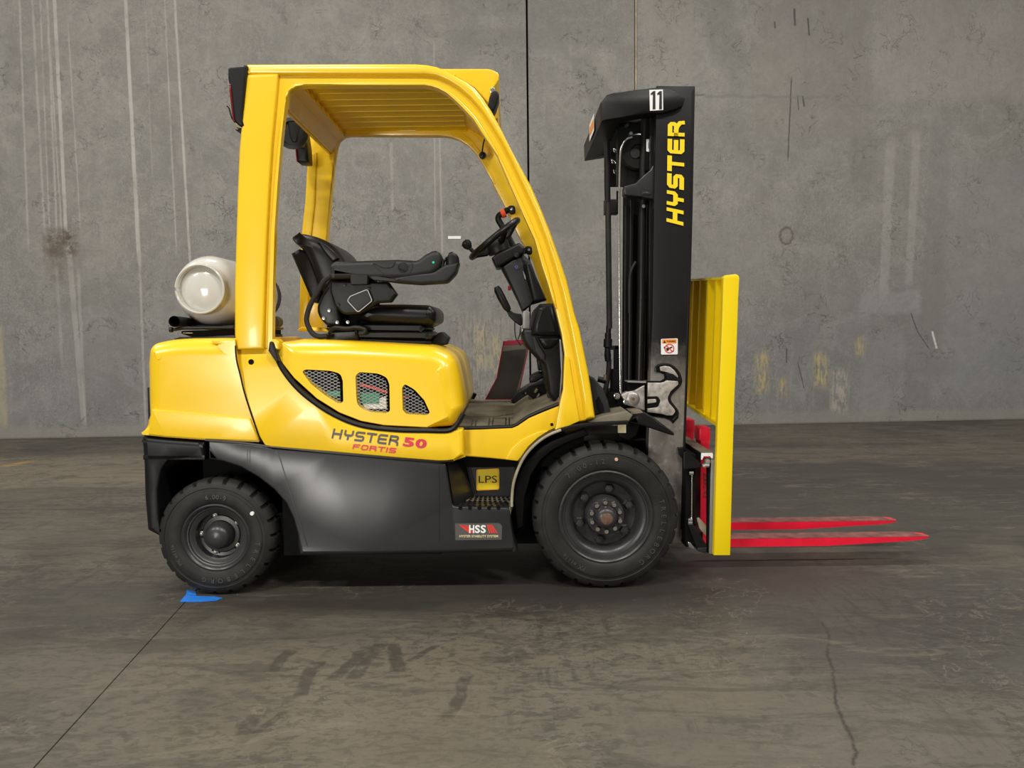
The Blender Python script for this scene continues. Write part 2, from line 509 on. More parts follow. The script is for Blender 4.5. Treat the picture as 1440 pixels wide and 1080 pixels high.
def wall_material():
    t = NT('stained_concrete_wall'); tc = t.nt.nodes.new('ShaderNodeTexCoord')
    vec = tc.outputs['Object']
    sep = t.n('SeparateXYZ', {0: vec}); u, v = sep.outputs[0], sep.outputs[2]
    wob = t.noise(vec, 6., 4.); wob2 = t.noise(vec, 40., 3.)
    ud = t.math('ADD', u, t.math('MULTIPLY_ADD', wob2, .05, -.025)); ud = t.math('ADD', ud, t.math('MULTIPLY_ADD', wob, .03, -.015))
    vd = t.math('ADD', v, t.math('MULTIPLY_ADD', wob, .10, -.05))
    big = t.noise(vec, .55, 4., .55); med = t.noise(vec, 2.3, 6., .65, .4); fine = t.noise(vec, 22., 6., .7)
    col = t.mix(t.ramp(big, .35, .65), (.215, .205, .186), (.262, .248, .225))
    col = t.mix(t.math('MULTIPLY', t.ramp(med, .30, .70), .55), col, (.285, .275, .253))
    col = t.mix(t.math('MULTIPLY', t.ramp(fine, .45, .75), .38), col, (.150, .142, .128))
    # bluish-grey lower half to the right and left
    cool = t.math('MULTIPLY', t.ramp(t.math('ADD', v, t.math('MULTIPLY_ADD', big, 1.6, -.8)), 2.3, .6), .75)
    col = t.mix(cool, col, (.205, .207, .208))
    vs = t.n('Mapping', {'Vector': vec, 'Scale': (7., 7., .35)}).outputs[0]
    streak = t.noise(vs, 1.6, 5., .7)
    col = t.mix(t.math('MULTIPLY', t.ramp(streak, .52, .72), .22), col, (.36, .345, .315))
    col = t.mix(t.math('MULTIPLY', t.ramp(streak, .46, .30), .16), col, (.13, .125, .115))
    pit = t.squiggle(vec, 5.5, .010, 2.2, .50, .70, 6.)
    col = t.mix(t.math('MULTIPLY', pit, .40), col, (.09, .085, .078))
    pit2 = t.squiggle(vec, 11., .018, 1.4, .42, .66, 5., 1.4)
    col = t.mix(t.math('MULTIPLY', pit2, .40), col, (.10, .095, .09))
    swirl = t.squiggle(vec, 2.2, .006, 1.1, .47, .58, 2.)
    col = t.mix(t.math('MULTIPLY', swirl, .22), col, (.40, .39, .36))
    spk = t.n('TexVoronoi', {'Vector': vec, 'Scale': 7.}).outputs['Distance']
    col = t.mix(t.math('MULTIPLY', t.ramp(spk, .055, .03), .75), col, (.06, .055, .05))

    pl = t.ramp(t.noise(vec, 3.6, 7., .72, 1.2), .42, .58)
    col = t.mix(t.math('MULTIPLY', pl, .30), col, (.155, .149, .137))
    pl2 = t.ramp(t.noise(t.n('Mapping', {'Vector': vec, 'Location': (4., 1., 7.)}).outputs[0], 1.5, 8., .75, 1.5), .50, .60)
    col = t.mix(t.math('MULTIPLY', pl2, .26), col, (.335, .322, .295))
    sc1 = t.squiggle(vec, 15., .050, 1.6, .34, .62, 3., 2.4)
    col = t.mix(t.math('MULTIPLY', sc1, .34), col, (.085, .080, .072))
    sc2 = t.squiggle(t.n('Mapping', {'Vector': vec, 'Location': (9., 3., 2.), 'Rotation': (0, .5, 0), 'Scale': (1, 1, .45)}).outputs[0], 19., .04, 1.1, .45, .60, 2., 1.6)
    col = t.mix(t.math('MULTIPLY', sc2, .40), col, (.36, .345, .32))
    grit = t.noise(vec, 75., 4., .8)
    col = t.mix(t.math('MULTIPLY', t.ramp(grit, .50, .72), .30), col, (.10, .096, .088))
    col = t.mix(t.math('MULTIPLY', t.ramp(grit, .46, .28), .25), col, (.36, .345, .32))
    rag = t.ramp(t.noise(t.n('Mapping', {'Vector': vec, 'Scale': (34., 34., 7.)}).outputs[0], 1., 5., .7), .42, .58)
    blot = t.ramp(t.noise(vec, 9., 6., .75), .36, .60)
    def rect(x0, y0, x1, y1, c, s=.5, soft=.06, k=0., gate=None):
        nonlocal col
        a = W(x0, y1); b = W(x1, y0)
        m = t.box(ud, vd, (a[0] + b[0]) / 2, (a[1] + b[1]) / 2, abs(b[0] - a[0]) / 2, abs(b[1] - a[1]) / 2, soft, k)
        m = t.math('MULTIPLY', m, gate if gate is not None else t.math('MULTIPLY_ADD', blot, .5, .5))
        col = t.mix(t.math('MULTIPLY', m, s), col, c)

    def line(x0, y0, x1, y1, wpx, c, s=.6, soft=.010, gate=True):
        nonlocal col
        a = W(x0, y0); b = W(x1, y1); k = (a[0] - b[0]) / (a[1] - b[1]) if abs(a[1] - b[1]) > 1e-4 else 0
        m = t.box(t.math('ADD', u, t.math('MULTIPLY_ADD', wob, .016, -.008)), v, (a[0] + b[0]) / 2, (a[1] + b[1]) / 2, wpx * PXM / 2, abs(a[1] - b[1]) / 2, soft, k)
        if gate: m = t.math('MULTIPLY', m, t.ramp(med, .2, .55))
        col = t.mix(t.math('MULTIPLY', m, s), col, c)
    L = (.43, .41, .375); D = (.155, .15, .135); DG = (.175, .172, .160)
    # painted-over patches
    rect(632, -40, 860, 22, DG, .5); rect(632, 42, 770, 66, DG, .6); rect(768, 30, 866, 66, DG, .5); rect(866, -60, 893, 120, DG, .35)
    rect(820, 80, 852, 165, DG, .6, .06, -.55); rect(745, 165, 885, 300, DG, .30, .2); rect(760, 250, 810, 330, DG, .55, .1)
    rect(905, -60, 975, 118, (.27, .25, .225), .5, .05); rect(985, -40, 1036, 95, D, .42, .15, -.22); rect(1020, 80, 1060, 230, D, .3, .25)
    rect(1060, -60, 1228, 190, (.21, .195, .175), .55, .08); rect(1228, -60, 1600, 140, (.295, .275, .255), .5, .06)
    rect(1296, 163, 1336, 520, (.195, .185, .175), .75, .05, .02); rect(1238, 200, 1257, 420, (.325, .31, .295), .6, .03, .02); rect(1275, 185, 1292, 400, (.335, .32, .30), .55, .03, .03)
    rect(1195, 190, 1230, 260, (.165, .16, .15), .45, .1); rect(1330, 230, 1500, 560, (.235, .237, .238), .5, .25)
    rect(1210, 470, 1272, 575, (.235, .235, .237), .5, .04); rect(1272, 470, 1312, 575, (.175, .175, .177), .5, .04)
    rect(630, 110, 690, 190, DG, .25, .2); rect(500, 215, 530, 235, D, .5, .05); rect(1210, 410, 1295, 442, (.285, .285, .285), .6, .05)
    rect(0, 40, 28, 120, D, .45, .15); rect(1000, 300, 1090, 420, (.235, .225, .20), .4, .2)
    # runs of laitance on the left panel
    for a in ((76, -10, 93, 330, 4.5, .80), (27, -10, 40, 350, 2.5, .45), (45, -10, 63, 330, 3, .40), (66, -10, 80, 330, 2.5, .5), (56, -10, 70, 330, 2, .4), (70, 60, 87, 330, 2, .5),
              (176, -10, 195, 365, 4.5, .9), (180, 60, 198, 365, 2, .5), (245, -10, 268, 380, 3, .85), (231, -10, 248, 350, 1.8, .55), (96, 40, 113, 320, 1.8, .45), (205, 20, 214, 240, 1.5, .25),
              (196, 360, 205, 600, 3.2, .5), (95, 330, 118, 595, 7, .42), (110, 380, 120, 595, 4, .35), (78, 350, 88, 520, 4, .25), (610, 60, 612, 330, 2, .4), (618, 180, 622, 360, 2.5, .4), (550, 200, 552, 300, 4, .3)):
        line(*a[:5], L, a[5])
    rect(64, 322, 106, 362, (.085, .058, .040), .95, .12, 0., blot); rect(68, 335, 95, 395, (.15, .12, .10), .6, .12, 0., blot)
    rect(-4, 460, 3, 600, (.42, .36, .22), .6, .04)
    # scrapes of old paint, marks and a crack
    for x0, y0, x1, y1 in ((1065, 502, 1078, 545), (1098, 538, 1103, 550), (1147, 502, 1162, 535), (1206, 480, 1213, 495), (670, 462, 682, 512), (692, 478, 702, 515), (700, 520, 704, 560)):
        rect(x0 - 2, y0 - 6, x1 + 2, y1 + 8, (.42, .34, .17), 1., .08, 0., rag)
    for a in ((1106, 490, 1106, 510, 1.8), (1122, 510, 1131, 546, 1.5), (1117, 12, 1118, 36, 3), (1136, 25, 1138, 50, 2.5), (1089, 30, 1090, 40, 2), (1113, 110, 1108, 225, 1.8), (1129, 135, 1131, 150, 2.5), (1122, 135, 1123, 155, 1.6)):
        line(*a[:5], (.05, .05, .05) if a[4] < 9 else (.36, .33, .27), .8, .008, False)
    rect(1168, 520, 1192, 580, (.40, .37, .30), .8, .08, 0., rag); rect(640, 440, 720, 575, (.36, .34, .29), .5, .2, 0., rag)
    line(1281, 440, 1290, 466, 1.6, (.07, .06, .055), .9, .008, False); line(1290, 466, 1306, 490, 1.6, (.07, .06, .055), .9, .008, False)
    line(1311, 466, 1317, 490, 3, (.62, .61, .58), .9, .008, False)
    rect(960, 134, 1168, 137, D, .5, .015)
    cu, cv = W(1106, 331); du = t.math('SUBTRACT', ud, cu); dv = t.math('MULTIPLY', t.math('SUBTRACT', vd, cv), .8)
    rad = t.math('SQRT', t.math('ADD', t.math('MULTIPLY', du, du), t.math('MULTIPLY', dv, dv)))
    rg = t.math('MULTIPLY_ADD', t.math('ABSOLUTE', t.math('SUBTRACT', rad, .075)), -60., 1.1, True)
    col = t.mix(t.math('MULTIPLY', rg, .75), col, (.09, .075, .06))
    # pale scuffed foot of the wall, dark strip at the floor line
    foot = t.math('MULTIPLY', t.ramp(t.math('ADD', v, t.math('MULTIPLY_ADD', med, .10, -.05)), .17, .10), .5)
    col = t.mix(foot, col, (.27, .25, .215))
    col = t.mix(t.math('MULTIPLY', t.ramp(v, .03, .0), .6), col, (.10, .085, .07))
    t.set(t.p.inputs['Base Color'], col)
    t.set(t.p.inputs['Roughness'], t.math('MULTIPLY_ADD', fine, .2, .62)); t.p.inputs['Specular IOR Level'].default_value = .35
    h = t.math('ADD', t.math('MULTIPLY', fine, .4), t.math('MULTIPLY', pit, -.8)); h = t.math('ADD', h, t.math('MULTIPLY', med, .6))
    bp = t.n('Bump', {'Height': h, 'Strength': .7, 'Distance': .012}); t.set(t.p.inputs['Normal'], bp.outputs[0])
    return t.m


def local_obj(name, mb, m, parent=None):
    bmesh.ops.recalc_face_normals(mb.bm, faces=mb.bm.faces[:])
    me = bpy.data.meshes.new(name); mb.bm.to_mesh(me); mb.bm.free(); me.materials.append(m)
    o = bpy.data.objects.new(name, me); COL.objects.link(o)
    if parent: o.parent = parent
    return o


MWALL = wall_material()
j1 = W(742, 130)[0]; j2 = W(894, 60)[0]
wall = local_obj('wall_back', MB().bb(-9, 21, .05, .20, -.05, 8.5), M['dark']); wall.matrix_world = MW; wall['kind'] = 'structure'
for a, b in ((-9, j1 - .011), (j1 + .011, j2 - .016), (j2 + .016, 21)):
    local_obj('wall_panel', MB().bb(a, b, 0, .06, 0, 8.5, .004), MWALL, wall)
M['jointgrey'] = mat('grey_backer', (.09, .085, .078), .8)
tr = local_obj('trim_1', MB().bb(j2 - .016, j2 + .016, .016, .05, 0, 8.5), M['jointgrey']); tr.matrix_world = MW; tr['kind'] = 'structure'
sl = local_obj('sealant_bead', MB().bb(j2 - .003, j2 + .014, .006, .02, 0, 8.5, .003), M['sealant'], tr)


# ------------------------------------------------------------------ floor
def floor_material():
    t = NT('worn_concrete_floor'); g = t.nt.nodes.new('ShaderNodeNewGeometry'); vec = g.outputs['Position']
    sep = t.n('SeparateXYZ', {0: vec}); x, y = sep.outputs[0], sep.outputs[1]
    big = t.noise(vec, .45, 5., .6, .5); med = t.noise(vec, 2.2, 7., .68, .6); fine = t.noise(vec, 16., 6., .7)
    smear = t.noise(t.n('Mapping', {'Vector': vec, 'Scale': (.55, 2.6, 1), 'Rotation': (0, 0, .12)}).outputs[0], 1.5, 6., .65, .6)
    col = t.mix(t.ramp(big, .36, .62), (.048, .046, .041), (.108, .098, .081))
    col = t.mix(t.math('MULTIPLY', t.ramp(med, .40, .66), .50), col, (.132, .119, .097))
    col = t.mix(t.math('MULTIPLY', t.ramp(smear, .52, .66), .55), col, (.052, .050, .046))
    col = t.mix(t.math('MULTIPLY', t.ramp(smear, .42, .30), .35), col, (.165, .148, .120))
    xd = t.math('ADD', x, t.math('MULTIPLY_ADD', med, .5, -.25)); yd = t.math('ADD', y, t.math('MULTIPLY_ADD', med, .4, -.2))

    def zone(px, py, hu, hv, c, s):
        nonlocal col
        q = G(px, py)
        col = t.mix(t.math('MULTIPLY', t.ell(xd, yd, q.x, q.y, hu, hv), s), col, c)
    zone(1150, 690, 2.6, 1.5, (.050, .049, .045), .75); zone(1320, 870, 1.5, .75, (.062, .061, .058), .75)
    zone(880, 805, 1.1, .5, (.040, .039, .036), .8); zone(560, 830, 1.5, .30, (.045, .043, .040), .6)  # the truck's shade underneath, painted into the floor colour
    zone(80, 850, 1.0, .35, (.060, .058, .052), .6); zone(150, 930, .6, .3, (.145, .13, .106), .5)
    zone(700, 950, 1.1, .45, (.142, .129, .104), .6); zone(850, 900, .8, .25, (.14, .128, .104), .55); zone(560, 1060, 1.0, .3, (.13, .12, .097), .5)
    zone(100, 660, 3.0, .9, (.20, .175, .135), .75); zone(300, 900, .4, .15, (.075, .072, .064), .4)
    zone(1030, 1000, 1.2, .4, (.105, .097, .082), .5); zone(1080, 640, 1.6, .5, (.13, .118, .096), .55)
    # tread prints, scuffs
    vor = t.n('TexVoronoi', {'Vector': t.n('Mapping', {'Vector': vec, 'Rotation': (0, 0, .5), 'Scale': (1., 1.9, 1)}).outputs[0], 'Scale': 16.}, feature='DISTANCE_TO_EDGE').outputs['Distance']
    tread = t.math('MULTIPLY', t.ramp(vor, .05, .14), t.ramp(t.noise(vec, 1.6, 4., .6, .8), .54, .60))
    col = t.mix(t.math('MULTIPLY', tread, .40), col, (.048, .045, .040))
    scale_ = t.ramp(t.noise(t.n('Mapping', {'Vector': vec, 'Rotation': (0, 0, .25), 'Scale': (.55, 1., 1.)}).outputs[0], 34., 4., .65, .5), .50, .58)
    q_ = G(240, 960); zl = t.ell(x, y, q_.x, q_.y, 1.9, .85)
    gl = t.math('MULTIPLY', scale_, t.math('ADD', t.ramp(t.noise(vec, .9, 5., .65), .46, .60), t.math('MULTIPLY', zl, .6), 0., True))
    col = t.mix(t.math('MULTIPLY', gl, .55), col, (.042, .040, .036))
    hatch = t.ramp(t.noise(t.n('Mapping', {'Vector': vec, 'Rotation': (0, 0, -.7), 'Scale': (26., 3.5, 1.)}).outputs[0], 1., 4., .7), .52, .62)
    col = t.mix(t.math('MULTIPLY', t.math('MULTIPLY', hatch, t.ramp(t.noise(vec, 1.1, 4., .6, .4), .50, .64)), .5), col, (.040, .038, .035))
    hatch2 = t.ramp(t.noise(t.n('Mapping', {'Vector': vec, 'Rotation': (0, 0, .15), 'Scale': (2.2, 15., 1.)}).outputs[0], 1., 5., .7), .54, .64)
    col = t.mix(t.math('MULTIPLY', t.math('MULTIPLY', hatch2, t.ramp(t.noise(vec, .8, 4., .6, .4), .44, .60)), .5), col, (.150, .136, .112))
    grit = t.noise(vec, 60., 4., .8)
    col = t.mix(t.math('MULTIPLY', t.ramp(grit, .50, .74), .35), col, (.030, .028, .025))
    sq = t.squiggle(vec, 3.2, .010, 1.0, .46, .60, 7., .3)
    col = t.mix(t.math('MULTIPLY', sq, .5), col, (.045, .043, .038))
    sq2 = t.squiggle(vec, 7., .016, 1.7, .50, .62, 6., .5)
    col = t.mix(t.math('MULTIPLY', sq2, .45), col, (.21, .19, .155))
    col = t.mix(t.math('MULTIPLY', t.ramp(fine, .5, .75), .35), col, (.05, .048, .043))
    spk = t.n('TexVoronoi', {'Vector': vec, 'Scale': 5.}).outputs['Distance']
    col = t.mix(t.math('MULTIPLY', t.ramp(spk, .022, .012), .6), col, (.42, .40, .36))

    def stroke(x0, y0, x1, y1, wm, c, s, soft=.02):
        nonlocal col
        a = G(x0, y0); b = G(x1, y1); k = (a.x - b.x) / (a.y - b.y)
        m = t.box(t.math('ADD', x, t.math('MULTIPLY_ADD', med, .10, -.05)), y, (a.x + b.x) / 2, (a.y + b.y) / 2, wm / 2, abs(a.y - b.y) / 2, soft, k)
        m = t.math('MULTIPLY', m, t.ramp(fine, .30, .55))
        col = t.mix(t.math('MULTIPLY', m, s), col, c)
    for a in ((447, 930, 424, 978, .05), (552, 905, 560, 945, .05), (515, 910, 470, 955, .045), (535, 905, 495, 955, .05), (405, 915, 380, 945, .05), (612, 908, 575, 930, .03), (400, 1000, 330, 1050, .03), (655, 950, 625, 1010, .04), (360, 1005, 330, 1045, .05)):
        stroke(*a, (.042, .038, .033), .8, .010)
    for a in ((5, 656, 45, 648, .12), ):
        stroke(*a, (.42, .25, .08), .75, .05)
    CR = (.030, .028, .025)
    cs = [(1159, 875), (1168, 900), (1166, 915), (1173, 950), (1177, 995), (1190, 1030), (1207, 1058), (1200, 1085)]
    for p, q in zip(cs, cs[1:]): stroke(*p, *q, .010, CR, .9, .008)
    cs = [(1195, 860), (1230, 870), (1290, 888), (1350, 899), (1440, 910)]
    for p, q in zip(cs, cs[1:]): stroke(*p, *q, .05, CR, .55, .05)
    sm2 = t.noise(t.n('Mapping', {'Vector': vec, 'Scale': (.8, 3.4, 1), 'Rotation': (0, 0, -.08), 'Location': (3., 8., 0)}).outputs[0], 1.9, 7., .72, 1.1)
    col = t.mix(t.math('MULTIPLY', t.ramp(sm2, .50, .60), .45), col, (.040, .038, .034))
    col = t.mix(t.math('MULTIPLY', t.ramp(sm2, .40, .33), .40), col, (.165, .150, .118))
    col = t.mix(1., col, (.86, .825, .775), 'MULTIPLY')
    t.set(t.p.inputs['Base Color'], col)
    t.set(t.p.inputs['Roughness'], t.math('ADD', t.math('MULTIPLY_ADD', med, .30, .30), t.math('MULTIPLY', fine, .12)))
    t.p.inputs['Specular IOR Level'].default_value = .38
    h = t.math('ADD', t.math('MULTIPLY', fine, .35), t.math('MULTIPLY', med, .6)); h = t.math('SUBTRACT', h, t.math('MULTIPLY', sq, .4))
    bp = t.n('Bump', {'Height': h, 'Strength': .35, 'Distance': .006}); t.set(t.p.inputs['Normal'], bp.outputs[0])
    return t.m


MFLOOR = floor_material()
fl = local_obj('floor', MB().bb(-16, 18, -6, 6.0, -.30, -.005), M['jointgrey']); fl['kind'] = 'structure'
ja = G(260, 847); jb = G(50, 1077); jd = (ja - jb).normalized(); jn = Vector((jd.y, -jd.x, 0))
# two slabs with a sawn joint between them
pA = jb - jd * 4.6; pB = ja + jd * 5.9
for sgn, far in ((-1, -16), (1, 18)):
    o_ = jn * (.0025 * sgn)
    a0 = pA + o_; b0 = pB + o_
    P = [Vector((a0.x, a0.y, 0)), Vector((b0.x, b0.y, 0)), Vector((far, b0.y + .35 * sgn, 0)), Vector((far, a0.y, 0))]
    mb = MB(); mb.faces(P + [p - Vector((0, 0, .012)) for p in P], [(0, 1, 2, 3), (7, 6, 5, 4), (0, 4, 5, 1), (1, 5, 6, 2), (2, 6, 7, 3), (3, 7, 4, 0)])
    local_obj('floor_slab', mb, MFLOOR, fl)


# ================================================================== the forklift
TRUCK = thing('forklift', (-.35, YC, 0), 'yellow and black counterbalance forklift truck parked beside the concrete wall', 'forklift')
K1 = crop(180, 60, 4.8); K2 = crop(420, 60, 4.8); K3 = crop(180, 330, 4.8); K4 = crop(380, 300, 4.8)
K5 = crop(620, 260, 6); K6 = crop(620, 420, 6); K7 = crop(380, 480, 4.8); K8 = crop(180, 560, 4.8)
KA = crop(800, 100, 6); KB = crop(800, 260, 6); KC = crop(800, 420, 6); KD = crop(820, 560, 6); KE = crop(900, 620, 6)
KG = crop(600, 600, 6); KR = crop(310, 80, 8); KT = crop(820, 110, 9); KM = crop(840, 440, 9); KL = crop(225, 345, 7.2); KP = crop(640, 480, 7.2)
KH = crop(920, 560, 1440 / 140)
# ---- chassis: dark box between the axles and the axle beams
mb = MB()
mb.bb(-1.44, -1.02, .30, .84, .30, .62).bb(-1.02, -.32, .12, 1.02, .15, .60).bb(-.34, .14, .26, .88, .15, .60).bb(.12, .62, .30, .84, .24, .62).bb(-1.02, -.35, .16, .98, .58, .72)
mb.bb(.30, .50, .20, .94, .27, .37, .02).bb(-1.35, -1.21, .18, .96, .20, .31, .02)
chassis = mb.build('chassis', 'dark', TRUCK)

# ---- counterweight: yellow casting, wide round corners, black foot
CWA, CWB = .062, -.01
cw_out = [(363, 613, 2), (353, 585, 8), (343.5, 556, 8), (337, 528, 8), (332, 500, 8), (330, 475.5, 3), (300, 475.5), (262, 476), (236, 477.5, 20), (203, 484, 16), (200.5, 510), (201.5, 560), (202.5, 585), (200, 592, 3), (199, 611, 3), (232, 614.6), (288, 618.5), (365, 621.5, 2)]
cwp = fillet(cw_out)
wts = [0. if (p[0] > 326 and p[1] > 478) or p[1] > 604 else 1. for p in cwp]
mb = MB().puff([U(x, y, CWA, CWB) for x, y in cwp], 0, .075, wts, 7, sym=True)
cw = mb.build('counterweight', 'yellow', TRUCK)
# raised lower lip of the casting
lip = [(213, 575.5, 2), (250, 578), (300, 583), (346, 587.5, 2), (352, 588.5), (362, 613), (364, 620.5), (288, 618), (232, 614.2), (208, 611.5, 2)]
mb = MB().plate(lip, CWA - .006, CWB, .03, .006, steps=3)
mb.build('casting_lip', 'yellow', cw)
mb = MB().plate([(207, 545), (211, 545), (212, 590), (208.5, 590)], .16, 0, .8, .002)
mb.build('rear_grille_edge', 'plastic', cw)
# black lower casting: band and the cheek behind the rear wheel
mb = MB()
band = [(198, 613, 3), (208, 614), (232, 616.5), (288, 620.5, 2), (287.5, 646.5, 2), (262, 646), (236, 648), (226, 662, 8), (222, 690), (223.5, 728), (228, 757, 2), (205, 747, 4), (201, 700), (199.5, 648), (197, 616, 3)]
bp_ = fillet(band)
wts = [1. if p[0] < 215 or p[1] < 625 else .25 for p in bp_]
mb.puff([U(x, y, CWA - .006, 0) for x, y in bp_], 0, .028, wts, 5, sym=True)
foot = mb.build('counterweight_foot', 'black', TRUCK)
mb = MB().plate([(201, 646.5), (288, 647), (288, 640), (201, 640)], CWA - .006, 0, .08, .003)
mb.build('foot_ledge', 'black', foot)

# ---- black lower body: rear wheel fender, side panel and step
BLA, BLB = -.004, .070
side = [(292.5, 620, 2), (340, 623.5), (372, 627.5), (380, 629.5), (463, 636.5), (557, 645), (615, 649.5), (627.5, 651, 3), (629.5, 664), (637, 709, 2), (640, 712), (716, 713.5, 2), (718, 722), (719, 736), (722.5, 758), (729, 777, 3), (640, 779), (520, 781.5), (420, 782.5, 3), (418, 768), (417.5, 752), (411, 729), (401, 708), (384, 689), (363, 672.5), (338, 658), (313, 650), (292.5, 646.5, 2)]
mb = MB()
bp_ = fillet(side)
wts = [1. if p[1] > 762 else (.5 if p[1] > 640 and p[0] < 425 else (.5 if 645 < p[1] < 712 and p[0] > 625 else .3)) for p in bp_]
mb.puff([U(x, y, BLA, BLB) for x, y in bp_], .10, .022, wts, 5)
lower = mb.build('lower_side_panel', 'panel', TRUCK)
twin(lower)
# fender seam lines, raised as thin beads
mb = MB()
f = onplane(BLA - .0012, BLB, K8)
mb.ribbon([(1000, 356), (1030, 420), (1120, 720), (1212, 1000)], 7, f)
mb.ribbon([(806, 345), (806, 445)], 4, f); mb.ribbon([(822, 345), (822, 450)], 4, f)
f = onplane(BLA - .0012, BLB)
mb.ribbon([(617.5, 655), (618, 766)], 1.4, f)
mb.build('panel_seam', 'black', lower, kind='stuff')
mb = MB(); f = onplane(BLA - .0015, BLB)
mb.poly2([(640, 736, 1), (703, 735.5, 2), (706, 740), (705.5, 759, 1), (640.5, 759.5, 1)], f)
lab = mb.build('stability_label', 'grey_print', lower, label='dark rectangular label with white and red lettering')
f = onplane(BLA - .0025, BLB, KG)
mb = MB()
for i in range(4): mb.faces([f(272 + i * 20, 828), f(272 + i * 20 + 14 - i * 2, 828), f(372 + i * 12 - 2, 898), f(360 + i * 12 - 4, 898)], [(0, 1, 2, 3)])
for i in range(4): mb.faces([f(506 + i * 12, 828), f(506 + i * 12 + 10, 828), f(600 - (3 - i) * 20, 898), f(600 - (3 - i) * 20 - 13, 898)], [(0, 1, 2, 3)])
mb.build('red_stripes', 'red_sticker', lab, kind='stuff')
f = onplane(BLA - .0035, BLB, KG); mb = MB()
mb.text('H', f, 358, 830, 44, 68, .035); mb.text('S', f, 407, 830, 43, 68, .035); mb.text('S', f, 455, 830, 45, 68, .035)
mb.build('label_initials', 'white_sticker', lab)
mb = MB(); mb.text('HYSTER STABILITY SYSTEM', f, 276, 914, 326, 20, .02)
mb.build('label_wording', 'cream_print', lab)
# step pocket
SY = .21
mb = MB()
nb = [U(x, y, BLA + .006, BLB) for x, y in ((629, 652), (638.5, 712.5))]; ib = [U(652.5, 641, SY), U(666, 697, SY)]
mb.faces([nb[0], nb[1], ib[1], ib[0]], [(0, 1, 2, 3)])
mb.faces([U(652, 638, SY), U(665, 699, SY), U(735, 700, SY), U(745, 640, SY)], [(0, 1, 2, 3)])
pocket = mb.build('step_pocket', 'panel', lower, normals=True)
mb = MB(); f = onplane(SY - .004)
mb.ribbon([(654, 643), (667.5, 695)], 2, f); mb.ribbon([(657.5, 644), (671, 695)], 1.2, f)
mb.build('pocket_rib', 'black', pocket)
za = U(680, 713, .03).z
tread = [(638.5, 712), (716, 713)]
A = U(637, 712.5, .03); B = U(718, 714, .03); C_ = U(665, 698, SY); D_ = U(722, 699, SY)
mb = MB().faces([A, B, D_, C_, A - Vector((0, 0, .03)), B - Vector((0, 0, .03)), D_ - Vector((0, 0, .03)), C_ - Vector((0, 0, .03))], [(0, 1, 2, 3), (7, 6, 5, 4), (0, 4, 5, 1), (1, 5, 6, 2), (2, 6, 7, 3), (3, 7, 4, 0)])
step = mb.build('step_tread', 'olive', lower)
mb = MB()
for r in range(5):
    for c in range(9):
        u = (c + (.5 if r % 2 else 0) + .3) / 9.6; v = (r + .5) / 5
        p = (A * (1 - u) + B * u) * (1 - v) + (C_ * (1 - u) + D_ * u) * v
        mb.box(p + Vector((0, 0, .002)), (.012, .014, .006), None, 0)
mb.build('grip_studs', 'dark', step, kind='stuff')
mb = MB()
for i in range(5):
    p = U(647.5 + i * 13.4, 714.5, BLA - .001, BLB); mb.cyl(p, p + Vector((0, .01, 0)), .0085, 12)
mb.build('drain_holes', 'dark', step, kind='stuff')
mb = MB().poly2([(670, 660, 3), (702, 658.5, 3), (702, 688.5, 3), (670, 690, 3)], onplane(SY - .003))
st = mb.build('fuel_sticker', 'yellow_sticker', lower, label='yellow square sticker with black letters')
mb = MB().text('LPS', onplane(SY - .0045, 0, KG), 438, 414, 156, 60, .004)
mb.build('sticker_letters', 'black_print', st)
mb = MB().ribbon([(673, 660.2), (699, 659.2), (700.7, 661), (700.7, 687), (698.5, 688), (673, 689), (671.3, 687), (671.3, 662)], .8, onplane(SY - .004), closed=True)
mb.build('sticker_border', 'orange_sticker', st)
# dent
# ---- yellow cowl (side of the body)
COA, COB = -.052, .125
cowl = [(333, 490, 1), (378, 488, 4), (384, 493), (392.5, 516), (411, 541), (442.5, 568.5), (474, 587), (505, 598), (536, 603), (567.5, 605), (630, 607), (641, 604, 2), (651, 604, 2), (652, 641, 3), (650, 641.7), (638, 647), (628, 648.5, 6), (615, 648.5), (557, 644), (463, 635.5), (380, 628.5), (372, 626.5, 2), (363, 612), (353, 585), (346, 560), (340, 538), (336, 520), (333.5, 505)]
bp_ = fillet(cowl)
wts = [1. if p[0] > 640 else (.35 if p[1] > 600 else .2) for p in bp_]
mb = MB().puff([U(x, y, COA, COB) for x, y in bp_], .07, .016, wts, 4)
cowl_o = mb.build('side_cowl', 'yellow', TRUCK)
twin(cowl_o)
# inward step and the yellow sill in front of it
mb = MB()
SLY = .165
q0 = [U(x, y, COA + .004, COB) for x, y in ((641, 605), (650.5, 641.5), (638, 647.5), (629, 606))]
sill = [(640, 604.5, 1), (680, 602.5), (722, 600.5, 4), (743, 587.5), (787, 570), (792, 556, 2), (795, 520, 2), (812, 520), (835, 588, 2), (816, 594), (800, 600), (784, 606), (768, 613), (750, 627), (738, 638), (729, 648.5, 2), (690, 644.5), (651, 641.5, 1), (645, 625)]
mb.plate(sill, .105, .0, .05, .006, wts=None)
sill_o = mb.build('front_sill', 'yellow', TRUCK)
mb = MB().faces([U(627, 606.5, COA + .003, COB), U(638, 648, COA + .003, COB), U(655, 642, .108), U(643, 604.5, .108)], [(0, 1, 2, 3)])
mb.build('sill_return', 'yellow', sill_o)
mb = MB().plate([(711, 646.5, 2), (728, 648.5, 1), (738, 637), (750, 626), (768, 612), (780, 606), (760, 606, 4), (735, 617, 8), (718, 632, 6)], .100, 0, .012, .004)
mb.build('sill_swage', 'yellow', sill_o)
mb = MB(); p = U(776, 597, .103); mb.cyl(p, p + Vector((0, .02, 0)), .007, 12); mb.build('sill_plug', 'dark', sill_o)
